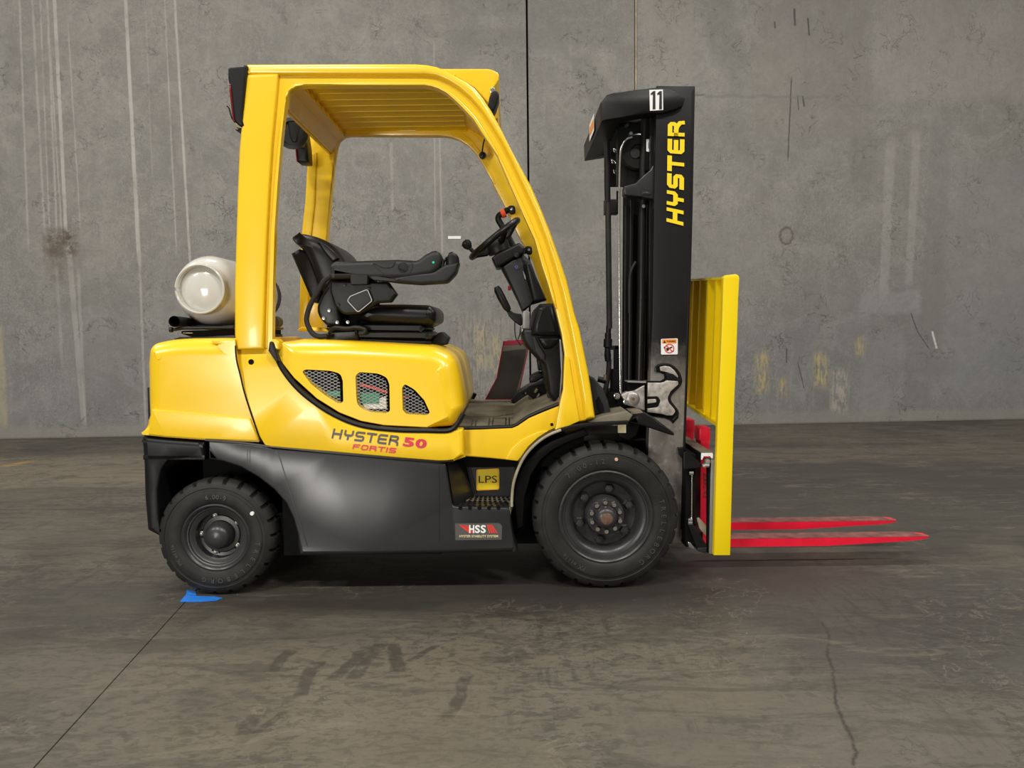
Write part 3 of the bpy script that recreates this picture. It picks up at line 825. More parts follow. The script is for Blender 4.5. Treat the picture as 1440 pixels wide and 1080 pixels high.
mb = MB(); p = U(353, 509, COA - .002, COB); mb.cyl(p, p + Vector((0, .01, 0)), .012, 16); mb.build('body_plug', 'dark', cowl_o)
# seal between hood and cowl, and the seam of the counterweight
f = lambda x, y: U(x, y, COA - .004, COB)
seal = [(383, 488), (388, 500), (393, 513), (401, 526), (412, 540), (426, 554), (444, 568), (460, 578.5), (476, 587), (491, 593.5), (507, 598.5), (522, 601.5), (539, 603.5), (567, 605.5), (600, 606), (625, 606.5), (636, 604), (643, 597), (651.5, 582)]
mb = MB().tube([f(*p) + Vector((0, .008, 0)) for p in smooth(seal, 3)], .0115, 8)
twin(mb.build('hood_seal', 'plastic', TRUCK))
def seamf(x, y):
    p = U(x, y, CWA, CWB); return U(x, y, min(CWA + CWB * p.z, COA + COB * p.z) - .0035)
mb = MB(); mb.ribbon(smooth([(331, 486), (332.5, 505), (338, 528), (344, 553), (354, 584), (363.5, 612), (368, 622)], 4), 2.2, seamf)
mb.build('body_seam_gap', 'dark', TRUCK)
mb = MB(); f = onplane(BLA + .004, BLB + .01)
mb.ribbon([(288, 618.5), (340, 622.5), (373, 627), (463, 636), (557, 644.6), (615, 649.2), (638, 648)], 2.6, lambda x, y: U(x, y, -.004, .068))
mb.build('lower_seam_strip', 'black', lower)
# lettering on the cowl
fz = lambda p00, p10, p01, hh: (lambda x, y: U(p00[0] + (p10[0] - p00[0]) * x + (p01[0] - p00[0]) * y / hh, p00[1] + (p10[1] - p00[1]) * x + (p01[1] - p00[1]) * y / hh, COA - .0022, COB))
mb = MB()
W0 = 6 * 1.12 + 5 * .24
lo = K7([(412, 655)])[0]; hi = K7([(858, 706)])[0]; up = K7([(428, 588)])[0]
strokes(mb, 'HYSTER', lambda x, y: fz(lo, hi, up, 1.)(x / W0, y), 1., 1.12, .24, .215)
mb.build('maker_lettering', 'grey_print', cowl_o, label='grey slanted maker lettering')
mb = MB(); W1 = 5 * 1.25 + .25 + 5 * .26
lo = K7([(553, 727)])[0]; hi = K7([(845, 756)])[0]; up = K7([(562, 692)])[0]
strokes(mb, 'FORTIS', lambda x, y: fz(lo, hi, up, 1.)(x / W1, y), 1., 1.25, .26, .24)
mb.build('series_lettering', 'crimson', cowl_o, label='red slanted series lettering')
mb = MB(); lo = K7([(893, 708)])[0]; hi = K7([(1050, 726)])[0]; up = K7([(905, 645)])[0]
ff = fz(lo, hi, up, 1.)
mb.text('5', lambda x, y: ff(x, 1 - y), 0, 0, .46, 1., .045); mb.text('0', lambda x, y: ff(x, 1 - y), .52, 0, .48, 1., .045)
mb.build('model_number', 'crimson', cowl_o, label='red slanted model number')
# ---- hood
HOA, HOB = -.02, .105
hood = [(384, 494), (386, 488, 3), (391, 481, 4), (420, 477), (484, 480), (560, 484), (607, 487, 14), (637.5, 501, 14), (645, 528, 10), (649.5, 555), (651.5, 576, 6), (643, 594), (634, 602, 3), (600, 603), (540, 600), (507, 594), (476, 582), (444, 562), (412, 533), (396, 513)]
bp_ = fillet(hood)
wts = [0.1 if (p[1] > 560 + 0 * p[0] and p[0] < 628) or (p[0] < 440 and p[1] > 495) or (p[0] < 398) else (.6 if p[1] > 570 else 1.) for p in bp_]
mb = MB().puff([U(x, y, HOA, HOB) for x, y in bp_], 0, .085, wts, 8, sym=True)
hood_o = mb.build('engine_hood', 'yellow', TRUCK, sharp=50)
V = [[(190, 210, 14), (212, 194, 12), (392, 204, 30), (455, 225, 34), (470, 275), (475, 420, 18), (440, 428, 20), (350, 372), (250, 292)],
     [(556, 235, 22), (585, 213, 10), (715, 222, 30), (775, 252, 34), (790, 300), (795, 480, 20), (770, 494, 10), (640, 485, 40), (570, 440, 34), (563, 380)],
     [(876, 320, 24), (895, 294, 16), (960, 330, 20), (1030, 405), (1070, 490, 18), (1050, 508, 12), (905, 500, 22), (882, 470)]]
mbc = MB()
for v in V: mbc.puff([U(x, y, HOA - .05, HOB) for x, y in fillet(K7(v))], .13)
bmw = Matrix.Translation(-WL[hood_o.name] - Vector((0, 0, 0)))
hood_o.parent = None; hood_o.location = WL[hood_o.name]
cut(hood_o, mbc)
hood_o.parent = TRUCK; hood_o.location = WL[hood_o.name] - WL[TRUCK.name]
mb = MB().plate([(410, 510), (612, 515), (612, 596), (410, 596)], HOA + .066, HOB, .01)  # black backing plate stands for the unlit space behind the vents
mb.build('vent_backing', 'dark', hood_o)
mb = MB()
mb.plate(K7([(610, 345), (735, 350), (735, 420), (615, 420)]), HOA + .045, HOB, .02); mb.plate(K7([(385, 340), (470, 335), (470, 370), (390, 372)]), HOA + .045, HOB, .02)
mb.build('green_filter', 'green', hood_o, kind='stuff')
mb = MB().plate(K7([(625, 420), (780, 370), (785, 455), (640, 455)]), HOA + .048, HOB, .018); mb.build('filter_label', 'white_sticker', hood_o)
mb = MB().plate(K7([(605, 280), (790, 335), (790, 352), (605, 297)]), HOA + .043, HOB, .02); mb.plate(K7([(880, 372), (930, 372), (930, 384), (880, 384)]), HOA + .045, HOB, .02); mb.build('red_pipe', 'red_sticker', hood_o)


def clip_line(p, q, poly):            # parts of segment p-q inside the polygon
    ts = [0., 1.]; d = (q[0] - p[0], q[1] - p[1]); n = len(poly)
    for i in range(n):
        a = poly[i]; b = poly[(i + 1) % n]; e = (b[0] - a[0], b[1] - a[1])
        den = d[0] * e[1] - d[1] * e[0]
        if abs(den) < 1e-9: continue
        t = ((a[0] - p[0]) * e[1] - (a[1] - p[1]) * e[0]) / den; s = ((a[0] - p[0]) * d[1] - (a[1] - p[1]) * d[0]) / den
        if 0 <= s <= 1 and 0 < t < 1: ts.append(t)
    ts.sort(); out = []
    for t0, t1 in zip(ts, ts[1:]):
        if t1 - t0 < 1e-5: continue
        m = (p[0] + d[0] * (t0 + t1) / 2, p[1] + d[1] * (t0 + t1) / 2); ins = False
        for i in range(n):
            a = poly[i]; b = poly[(i + 1) % n]
            if (a[1] > m[1]) != (b[1] > m[1]) and m[0] < (b[0] - a[0]) * (m[1] - a[1]) / (b[1] - a[1]) + a[0]: ins = not ins
        if ins: out.append(((p[0] + d[0] * t0, p[1] + d[1] * t0), (p[0] + d[0] * t1, p[1] + d[1] * t1)))
    return out


for v in V:                            # expanded metal grilles
    mb = MB(); po = fillet(v); fa = onplane(HOA + .012, HOB, K7)
    xs = [p[0] for p in po]; ys = [p[1] for p in po]
    for fam, off in ((.5, 0), (-.5, .0)):
        c0 = min(ys) - max(abs(fam * x) for x in xs) - 900
        c = c0
        while c < 1600:
            for a, b in clip_line((0, c), (1500, c + fam * 1500), po): mb.ribbon([a, b], 3.6, fa)
            c += 22
    mb.build('vent_grille', 'mesh_wire', hood_o)
# hood top details: hinge, latch knob, seam
mb = MB(); q = [U(x, y, .35) for x, y in ((417, 464), (424, 459), (458, 461), (465, 468))]
mb.puff(q, .5, .01); mb.build('guard_foot_plate', 'yellow', TRUCK)
mb = MB(); f = lambda x, y: U(x, y, .045)
mb.plate([(379, 490, 2), (380, 478, 3), (386, 476, 3), (393, 481, 3), (392, 492, 2), (386, 492)], .06, 0, .07, .008)
mb.build('hood_hinge', 'yellow', hood_o)
mb = MB().plate([(377, 493), (379, 480, 2), (384, 481, 2), (389, 498), (392, 508), (388, 509)], .05, 0, .03, .004); mb.build('hinge_seal', 'plastic', hood_o)
# far body top behind the hood and deck under the seat
mb = MB().bb(U(345, 470, .5).x, U(640, 500, .5).x - .15, .16, .98, 1.0, 1.075, .02); mb.build('hood_top', 'yellow', hood_o)

# ================================================================== overhead guard
GA, GB = .012, .052                    # the guard leans in towards the roof
post_rear_o = [(333, 492), (330, 470), (330, 400), (331.5, 350), (334, 270), (336.5, 210), (340, 170), (344, 120), (347, 92, 3)]
top_o = [(347, 90.5, 2), (470, 90), (585, 90), (600, 91.2), (614, 94), (628, 100), (645, 109), (657, 116), (668, 124.5), (679, 138), (691, 156), (705, 182), (720, 212), (747, 262), (760, 292), (773, 324), (787, 363), (797, 393), (808, 440), (815, 462), (827, 521), (832, 553), (837, 588, 2)]
foot_o = [(817, 592), (801, 598.5), (790, 604), (782, 603), (786, 592), (787, 567), (792, 548), (794, 498), (790, 470), (781, 433)]
in_front = [(777, 421), (770, 397), (762, 373), (752, 337), (735, 300), (716, 257), (699, 218), (687, 200), (676, 184), (666, 168), (649, 150), (640, 141), (628, 130.5), (616, 124), (606, 121), (597, 119.5)]
in_top = [(500, 119.5), (428, 119.5), (416, 121.5), (407, 128), (402.5, 138), (397, 168), (392, 210), (388, 250), (385, 290), (382, 330), (380, 400), (378.5, 450), (378, 490)]
full = post_rear_o + top_o + foot_o + in_front + in_top
mb = MB().puff([U(x, y, GA + .010, GB) for x, y in fillet(full, 3)], .05, .005, None, 2, rb=.01)
guard = mb.build('overhead_guard', 'yellow', TRUCK)
farf = [(420, 466), (421, 430), (424, 330), (429, 285), (432, 233), (434, 193), (438, 160), (600, 158), (636, 161), (664, 174), (690, 205), (715, 250), (737, 300), (760, 352), (780, 420), (796, 500), (800, 575), (774, 575), (776, 500), (767, 420), (758, 393), (750, 368), (740, 350), (730, 333), (720, 312), (711, 292), (694, 260), (686, 240), (676, 222), (669, 212), (660, 203), (647, 195), (634, 190.5), (620, 189), (490, 188.5), (482, 190), (475, 196), (472, 205), (468, 235), (463, 285), (458, 340), (454, 400), (452, 466)]
FY = .985
MB().puff([U(x, y, FY) for x, y in fillet(farf)], .07, .004, None, 2).build('far_frame', 'yellow', guard)
MB().puff([U(x, y, FY - .012) for x, y in ((420, 466), (421, 430), (424, 330), (429, 285), (432, 233), (433, 215), (445, 214), (443, 285), (438, 330), (435, 400), (433, 466))], .02, .010, None, 3).build('post_rib', 'yellow', guard)
MB().puff([U(x, y, FY - .006) for x, y in fillet([(480, 178), (600, 176), (630, 178), (650, 186), (664, 198), (674, 210), (690, 238), (697, 258), (694, 258), (684, 240), (674, 223), (667, 213), (658, 204), (646, 196.5), (633, 192), (620, 190.4), (490, 190)])], .03, .003, None, 2).build('far_rail_flange', 'yellow', guard)
# proud outer skin of the frame: rear post, roof rail and front post
def skin(pts, t, y, r, name, st=3):
    g = MB().puff([U(x, y_, GA + y, GB) for x, y_ in fillet(pts, 4)], t, r, None, st).build(name, 'yellow', guard)
    return g
rp = [(333, 492), (330, 470), (330, 400), (331.5, 350), (334, 270), (336.5, 210), (340, 170), (345, 112), (347, 104, 3), (391, 103, 3), (388, 140), (382.5, 200), (378.5, 260), (375, 330), (372.5, 400), (371, 450), (370.5, 491)]
skin(rp, .03, -.010, .010, 'rear_post')
rf = [(376.2, 490), (376.8, 450), (378, 400), (380.3, 330), (384, 262), (388, 200), (393, 142), (395, 120, 4), (402, 113, 3), (520, 113), (598, 113.5), (612, 115.5), (628, 122), (641, 131), (655, 143.5), (671, 160), (685, 181), (698, 202), (712, 228), (729, 264), (747, 302), (762, 338), (774, 376), (784, 414), (797, 470), (806, 515), (814, 560), (818, 592), (822, 591), (818, 560), (810, 515), (801, 470), (788, 414), (778, 376), (766, 337), (751, 300), (733, 262), (716, 226), (702, 200), (689, 179), (675, 158), (659, 140), (644, 127), (630, 117.5), (613, 111), (598, 108.8), (400, 108.8), (395, 110.5), (391.5, 117), (389.5, 141), (384, 200), (380, 262), (376.6, 330), (374.2, 400), (373, 450), (372.2, 490)]
rr = [(347, 90.5, 2), (470, 90), (585, 90), (600, 91.2), (614, 94), (628, 100), (645, 109), (657, 116), (668, 124.5), (679, 138), (691, 156), (705, 182), (720, 212), (747, 262), (760, 292), (773, 324), (787, 363), (797, 393), (808, 440), (815, 462), (827, 521), (832, 553), (837, 588, 2), (823, 591), (819, 560), (811, 515), (802, 468), (790, 412), (779, 374), (767, 336), (752, 298), (734, 260), (717, 224), (703, 197), (690, 176), (676, 155), (660, 137), (645, 124), (630, 114.5), (614, 107.5), (598, 105.3), (470, 105), (352, 105), (346.5, 105.5, 2)]
skin(rr, .04, -.010, .016, 'roof_rail', 5)
ifl = [(381.5, 490), (382.5, 400), (385, 320), (389, 258), (394, 196), (399, 150), (402, 130, 4), (412, 117.5, 4), (500, 115.5), (598, 115.5), (611, 117.5), (626, 124.5), (639, 133.5), (652, 146), (668, 163), (682, 184), (695, 206), (709, 233), (726, 268), (744, 306), (758, 341), (770, 378), (779, 414), (783, 434), (781, 433), (777, 421), (770, 397), (762, 373), (752, 337), (735, 300), (716, 257), (699, 218), (687, 200), (676, 184), (666, 168), (649, 150), (640, 141), (628, 130.5), (616, 124), (606, 121), (597, 119.5), (500, 119.5), (428, 119.5), (416, 121.5), (407, 128), (402.5, 138), (397, 168), (392, 210), (388, 250), (385, 290), (382, 330), (380, 400), (378.5, 450), (378, 490)]
skin(ifl, .05, -.004, .004, 'inner_flange', 2)
gus = [(794, 500, 2), (800, 502, 4), (806, 540), (812, 575), (815, 592), (801, 598.5), (790, 604), (780, 607, 2), (782, 600), (787, 570), (792, 548)]
skin(gus, .03, -.002, .004, 'post_gusset', 2)
# roof: front header, rear header, slats and cross bars
def ZU(px, py, Y): return U(px, py, Y).z
ZT = U(500, 108, .13).z                # underside height of the roof
xr = U(402, 140, .13).x; xf = U(600, 130, .13).x
mb = MB()
sec = [U(x, y, .15) for x, y in ((401, 112), (421, 112), (424, 121), (410, 127), (402, 150), (397, 150))]
dy = Vector((0, 2 * (YC - .15), 0))
mb.loft([sec, [p + dy for p in sec]])
rh = mb.build('rear_header', 'yellow', guard)
mb = MB().loft([[U(x, y, .16) for x, y in ((399, 130), (403, 130), (400, 153), (396, 153))], [U(x, y, .16) + Vector((0, .82, 0)) for x, y in ((399, 130), (403, 130), (400, 153), (396, 153))]])
mb.build('rear_crossmember', 'yellow', guard)
NS = 9
y0 = .155; pitch = (2 * (YC - y0)) / NS
for i in range(NS):
    ya = y0 + i * pitch
    x1 = U(640, 140, .13).x - .02 + .0 * i
    mb = MB().box(((xr + .03 + x1 + .02) / 2, ya + pitch / 2, ZT + .006), (x1 - xr - .01, pitch - .006, .004), (math.radians(-10), 0, 0))
    mb.tube([(xr + .03, ya + pitch - .004, ZT - .002), (x1 + .02, ya + pitch - .004, ZT - .002)], .0042, 8)
    mb.build('roof_slat', 'yellow', guard)
for xx in (U(476, 130, .2).x, U(530, 130, .2).x):
    MB().bb(xx, xx + .045, .16, .98, ZT + .005, ZT + .014).build('roof_cross_bar', 'yellow', guard)
# front header, built out over the windscreen
xh = [(603, 96), (628, 96.5, 4), (690, 96.5, 6), (702, 103, 6), (701.5, 112), (694, 124), (690, 150), (680, 138), (668, 124), (645, 110)]
mb = MB().puff([U(x, y, .165) for x, y in fillet(xh)], .81, .006, rb=.006)
mb.build('front_header', 'yellow', guard)
mb = MB().puff([U(x, y, .40) for x, y in [(676, 128), (700, 130), (700, 166), (690, 170)]], .4, .003)
mb.build('header_brace', 'yellow', guard)
f = U(645, 130, .2)
mb = MB().plate([(688, 136, 3), (692, 128, 2), (700, 127, 4), (702, 134, 3), (697, 150), (692, 158.5, 3), (686, 150)], .15, 0, .11, .006, rb=.01)
wl_ = mb.build('front_work_light', 'plastic', TRUCK, label='black work light under the front of the roof')
mb = MB().plate([(700.8, 130, 2), (702, 133), (696.5, 151), (693, 158), (692, 157)], .17, 0, .07, .001); mb.build('lamp_lens', 'glass', wl_)
mb = MB().plate([(689, 124, 2), (695, 122, 2), (696, 129), (690, 131)], .155, 0, .03, .002); mb.build('lamp_bracket', 'chrome', wl_)
# tail lamps on the rear posts
tl = [(320.5, 94, 3), (346.5, 91, 1), (345, 112), (342, 150), (340, 168), (343, 176), (338, 178), (328, 170, 3), (325, 150), (321.5, 117), (320, 110)]
for yy in (.10,):
    mb = MB().puff([U(x, y, yy) if yy < .5 else U(x, y, .10) + Vector((0, .83, 0)) for x, y in fillet(tl)], .11, .010, None, 3, rb=.006)
    t_ = mb.build('tail_lamp', 'plastic', TRUCK, label='black rear lamp housing with a red lens')
    mb = MB().puff([(U(x, y, .095) + Vector((0, (.83 if yy > .5 else 0), 0))) for x, y in ((321.2, 118), (324, 118), (329.5, 171), (327, 169))], .10, .002)
    mb.build('lamp_lens', 'lens', t_)
mb = MB().plate([(330, 182, 1), (346, 179.5), (344, 190.5), (340, 189)], .13, 0, .08, .003)
mb.build('lamp_bracket', 'plastic', guard)
mb = MB().plate([(332, 173), (346, 178), (346, 181), (332, 179)], .14, 0, .05, .002); mb.build('bracket_plate', 'brass', guard)
mb = MB().tube([U(x, y, .12) for x, y in ((319, 149), (322, 152), (326, 166), (330, 172))], .003, 6); mb.build('lamp_wire', 'plastic', guard)
# reversing alarm hanging from the rear crossmember
mb = MB(); c0 = U(412, 187, .62)
mb.plate(KR([(720, 670), (770, 675), (910, 730, 20), (905, 800, 20), (870, 970, 20), (800, 975, 40), (765, 900), (745, 760)]), .62, 0, .12, .015, rb=.01)
al = mb.build('reversing_alarm', 'plastic', TRUCK, label='black round alarm hanging under the rear of the roof')
p = U(411, 187, .615)
mb = MB().lathe([(.075, p.y + .02), (.078, p.y + .004), (.06, p.y), (.055, p.y + .01), (.02, p.y + .008), (.001, p.y + .006)], p.x, p.z, 24)
mb.build('alarm_horn', 'plastic', al)
mb = MB().plate(KR([(905, 790), (945, 800), (975, 1000), (985, 1180, 8), (945, 1190, 20), (855, 1175, 20), (835, 985), (880, 960)]), .80, 0, .10, .012, rb=.01)
t_ = mb.build('tail_lamp', 'plastic', TRUCK, label='black inner lamp housing with a red edge')
mb = MB().plate(KR([(836, 985), (850, 985), (868, 1178), (855, 1175)]), .79, 0, .10, .001); mb.build('lamp_lens', 'lens', t_)
# warning label on the far rail, stop bolt with cord
yf = 2 * YC - .19
mb = MB().poly2([(562, 174.5), (584, 174.5), (584, 184), (562, 184)], onplane(.97)); wl2 = mb.build('warning_label', 'white_sticker', guard, label='small white and orange warning label')
mb = MB().poly2([(562, 174.5), (584, 174.5), (584, 177.5), (562, 177.5)], onplane(.968)); mb.build('label_header', 'orange_sticker', wl2)
mb = MB().text('WARNING', onplane(.967), 566, 175, 14, 2, .01)
for i in range(3): mb.ribbon([(564, 179 + i * 1.6), (582, 179 + i * 1.6)], .5, onplane(.967))
mb.build('label_print', 'grey_print', wl2)
mb = MB().tube([U(x, y, .9) for x, y in K2([(1255, 650), (1245, 690), (1238, 740)])], .004, 6); p = U(*K2([(1242, 762)])[0], .9)
mb.lathe([(.001, p.y - .02), (.017, p.y - .015), (.02, p.y), (.017, p.y + .015), (.001, p.y + .02)], p.x, p.z, 12)
mb.build('belt_stop', 'plastic', guard)
# grab handle on the far front post
hp = [K5([q])[0] for q in ((600, 205), (560, 215), (520, 240), (490, 262), (484, 290), (505, 330), (560, 420), (600, 500), (650, 570), (700, 560), (742, 548))]
mb = MB().tube([U(x, y, .92) for x, y in smooth(hp, 3)], .017, 10)
gh = mb.build('grab_handle', 'plastic', TRUCK)
mb = MB()
for q in ((600, 205), (742, 548)):
    x, y = K5([q])[0]; mb.plate([(x - 6, y - 5, 4), (x + 4, y - 6, 4), (x + 5.5, y + 6, 5), (x - 3, y + 7, 4)], .90, 0, .03, .006)
mb.build('handle_end', 'plastic', gh, kind='stuff')
for q in ((597, 203), (742, 548)):
    p = U(*K5([q])[0], .893); MB().lathe([(.001, p.y), (.007, p.y + .001), (.009, p.y + .01)], p.x, p.z, 10).build('handle_bolt', 'chrome', gh)
mb = MB().tube([U(*K5([q])[0], .92) for q in ((500, 225), (545, 262))], .021, 10)
P0 = [U(*K5([q])[0], .92) for q in ((508, 250), (543, 235))]
mb = MB().tube(P0, .023, 12); mb.build('orange_band', 'orange', gh, label='orange band')

# ================================================================== seat
SA = .30
def sp(pts, y, t, r, name, m, parent, rb=None, **k):
    return MB().plate(pts, y, 0, t, r, conv=K4, rb=(r if rb is None else rb), steps=4).build(name, m, parent, **k)
seat = sp([(590, 680, 20), (620, 640, 30), (700, 612, 40), (900, 612), (1080, 618, 30), (1118, 660, 25), (1115, 730, 20), (1050, 765), (860, 755), (680, 745), (600, 725)], .34, .46, .045, 'driver_seat', 'vinyl', TRUCK, label='black vinyl suspension seat')
sp([(130, 150, 16), (160, 131, 16), (205, 128, 20), (300, 150, 60), (380, 185, 60), (440, 240, 60), (480, 300, 50), (500, 330), (540, 560), (470, 600), (350, 560), (300, 480), (245, 330), (200, 235, 30), (150, 195), (130, 172, 8)], .33, .48, .055, 'backrest', 'vinyl', seat)
sp([(300, 170, 30), (375, 200), (430, 250), (470, 305), (420, 330), (360, 260)], .325, .02, .01, 'backrest_bolster', 'vinyl', seat)
sp([(135, 270, 6), (190, 238, 8), (270, 260), (350, 480), (330, 612, 20), (278, 600), (205, 430)], .36, .42, .02, 'backrest_shell', 'plastic', seat)
sp([(405, 455), (450, 500), (470, 680), (480, 760), (380, 760, 20), (330, 710, 60), (308, 640, 40), (340, 560)], .31, .05, .015, 'recliner_bracket', 'black', seat)
for (x, y) in ((397, 655), (452, 735), (523, 734), (360, 708)):
    p = U(*K4([(x, y)])[0], .300); MB().lathe([(.001, p.y), (.008, p.y + .001), (.010, p.y + .012)], p.x, p.z, 10).build('bracket_bolt', 'chrome', seat)
sp([(395, 430), (700, 440), (720, 640), (640, 770), (380, 770), (370, 600)], .40, .10, .01, 'seat_frame', 'dark', seat)
# folded suspension boot
for i, (y0_, y1_, x0_, x1_) in enumerate(((742, 800, 590, 1055), (790, 850, 560, 1095), (838, 905, 390, 1085), (890, 955, 385, 1065))):
    sp([(x0_ + 15, y0_, 12), (x1_ - 40, y0_ + 6, 10), (x1_, (y0_ + y1_) / 2 + 6, 12), (x1_ - 30, y1_ + 4, 12), (x0_ + 10, y1_ - (20 if i > 1 else 0), 12), (x0_, (y0_ + y1_) / 2, 12)], .35 - .008 * (i % 2), .44, .03, 'boot_fold', 'plastic', seat)
sp([(372, 850), (390, 780, 16), (600, 770, 16), (600, 860), (480, 880), (372, 885)], .33, .44, .02, 'seat_base', 'black', seat)
MB().tube([U(*q, .315) for q in smooth(K4([(405, 790), (440, 772), (520, 778), (580, 770), (640, 785), (630, 805), (600, 808)]), 3)], .012, 8).build('base_tube', 'plastic', seat)
sp([(1080, 870), (1135, 805, 8), (1165, 800, 6), (1208, 840, 8), (1190, 888, 6), (1090, 897)], .50, .10, .008, 'seat_latch', 'grey_plastic', seat)
# side armrest console
AA = .235
arm = sp([(400, 350, 8), (425, 325, 12), (860, 310), (990, 318, 20), (1045, 275, 20), (1105, 246, 30), (1142, 258, 20), (1160, 310), (1140, 372, 20), (1095, 408, 20), (945, 436), (860, 440), (665, 440), (400, 442, 4)], AA, .12, .022, 'armrest_console', 'grey_plastic', seat, label='dark grey armrest console')
sp([(660, 425), (830, 436), (950, 408, 20), (1100, 395, 20), (1180, 345), (1272, 330), (1255, 400, 20), (1192, 466, 20), (1010, 478), (850, 466), (670, 440)], AA + .004, .112, .014, 'console_tray', 'grey_plastic', arm)
sp([(1190, 300), (1200, 272, 10), (1222, 253, 12), (1263, 275, 18), (1273, 340), (1256, 390), (1190, 385)], AA + .012, .10, .015, 'console_tip', 'plastic', arm)
for i, (x, y) in enumerate(((1165, 345), (1195, 330), (1218, 300))):
    p = U(*K4([(x, y + 25)])[0], AA + .02 + .025 * i); q = U(*K4([(x + 4, y - 28)])[0], AA + .02 + .025 * i)
    MB().tube([p, p.lerp(q, .5), q, q + Vector((0, 0, .006))], [.010, .007, .013, .006], 10).build('control_lever', 'plastic', arm)
p = U(*K4([(897, 368)])[0], AA - .001)
MB().lathe([(.001, p.y + .001), (.020, p.y + .001), (.022, p.y - .001), (.024, p.y + .002)], p.x, p.z, 20).build('console_cap', 'grey_plastic', arm)
sp([(695, 335), (850, 320, 20), (830, 370, 30), (760, 370)], AA - .003, .01, .003, 'console_pad', 'grey_plastic', arm)
MB().ribbon(smooth([(690, 335), (740, 390), (800, 425), (860, 435), (940, 405), (960, 335), (905, 318)], 3), 3, onplane(AA - .002, 0, K4)).build('console_seam', 'black', arm)
p = U(*K4([(1101, 331)])[0], AA - .002); MB().lathe([(.001, p.y), (.005, p.y), (.006, p.y + .004)], p.x, p.z, 10).build('indicator_light', 'led', arm, label='small green indicator')
ab = sp([(405, 452), (795, 462, 8), (855, 545, 8), (812, 600, 10), (725, 605), (600, 680, 20), (490, 685, 30), (430, 620), (400, 520, 20)], AA + .03, .06, .012, 'console_bracket', 'plastic', seat)
sp([(520, 590, 14), (540, 560), (655, 513, 14), (688, 590, 14), (592, 668, 16)], AA + .012, .03, .006, 'bracket_cover', 'grey_plastic', ab)
MB().ribbon(fillet(K4([(520, 590, 14), (540, 560), (655, 513, 14), (688, 590, 14), (592, 668, 16)])), 1.1, lambda x, y: U(x, y, AA + .0115), closed=True).build('cover_rim', 'silverfilm', ab)
sp([(536, 415, 6), (660, 415, 6), (658, 480, 8), (542, 484, 8)], AA - .004, .03, .004, 'console_tab', 'plastic', arm)
for (x, y) in ((503, 482), (667, 505), (460, 616)):
    p = U(*K4([(x, y)])[0], AA + .026); MB().lathe([(.001, p.y), (.008, p.y + .001), (.009, p.y + .01)], p.x, p.z, 10).build('bracket_bolt', 'black', ab)
hs = smooth(K4([(408, 425), (365, 455), (320, 530), (275, 610), (248, 690), (250, 745), (285, 810), (330, 832), (385, 828)]), 4)
MB().tube([U(*q, .27) for q in hs], .012, 10).build('cable_hose', 'rubber', seat)

# ================================================================== steering column, dashboard, floor
col = MB().plate([(425, 615, 8), (470, 580), (660, 485, 10), (715, 530, 8), (705, 575, 8), (640, 605), (490, 692, 8), (462, 690, 8)], .47, 0, .20, .012, conv=K5, rb=.012).build('steering_column', 'plastic', TRUCK)
MB().plate([(500, 690), (690, 575, 10), (755, 640), (800, 760), (895, 970), (770, 1005), (690, 1075), (650, 980), (560, 800)], .49, 0, .16, .02, conv=K5, rb=.02).build('column_cover', 'plastic', col)
MB().plate([(528, 692, 6), (600, 640), (672, 612, 12), (700, 690), (780, 975), (760, 1010), (690, 1060), (655, 970), (600, 850)], .475, 0, .03, .006, conv=K5).build('column_panel', 'grey_plastic', col)
MB().plate([(705, 650, 10), (760, 650, 12), (800, 760), (880, 960), (830, 985), (780, 980), (730, 760)], .44, 0, .10, .012, conv=K5).build('wiring_cover', 'vinyl', col)
MB().poly2([(612, 690, 8), (640, 655, 8), (662, 660, 8), (678, 705, 8), (640, 718, 8)], onplane(.473, 0, K5)).build('immobiliser_badge', 'black_print', col)
MB().ribbon(fillet([(623, 688, 4), (640, 680, 4), (650, 690, 4), (636, 706, 6)]), 4, onplane(.4725, 0, K5), closed=True).build('badge_mark', mat('blue_print', (.06, .10, .35), .4), col)
p = U(*K5([(640, 592)])[0], .46); MB().lathe([(.001, p.y - .01), (.012, p.y - .008), (.013, p.y + .02)], p.x, p.z, 12).build('ignition_knob', 'plastic', col)
MB().poly2([(690, 720), (715, 770), (718, 800), (706, 790)], onplane(.468, 0, K5)).build('column_reflector', 'silverfilm', col)
# wheel: a tilted ring
pa = U(*K5([(262, 610)])[0], YC); pb = U(*K5([(645, 300)])[0], YC); cen = (pa + pb) / 2; ax = (pb - pa) / 2; R_ = ax.length; ax.normalize(); nrm = Vector((-ax.z, 0, ax.x)) * 1.0
ax2 = (Vector((0, 1, 0)) + nrm * .06).normalized()
rg = [cen + ax * R_ * math.cos(t) + ax2 * R_ * math.sin(t) for t in [2 * math.pi * k / 40 for k in range(40)]]
sw = MB().tube(rg, .0155, 10, closed=True).build('steering_wheel', 'vinyl', TRUCK)
hubp = U(*K5([(478, 520)])[0], YC)
hub_ax = (cen - hubp).normalized()
MB().tube([hubp - hub_ax * .03, hubp + hub_ax * .01, hubp + hub_ax * .04], [.055, .058, .045], 16).build('wheel_hub', 'plastic', sw)
for t in (0.25, 1.9, 3.4, 5.2):
    e = cen + ax * R_ * math.cos(t) + ax2 * R_ * math.sin(t)
    MB().tube([hubp + hub_ax * .02, hubp.lerp(e, .5) - hub_ax * .012, e], [.020, .015, .012], 8).build('wheel_spoke', 'plastic', sw)
kp = U(*K5([(245, 535)])[0], YC - .02)
kn = MB().tube([kp + nrm * -.0, kp + nrm * .018, kp + nrm * .035, kp + nrm * .045], [.013, .024, .024, .012], 14).build('spinner_knob', 'plastic', sw)
MB().tube([kp, U(*K5([(285, 575)])[0], YC - .02)], .010, 8).build('knob_stem', 'plastic', sw)
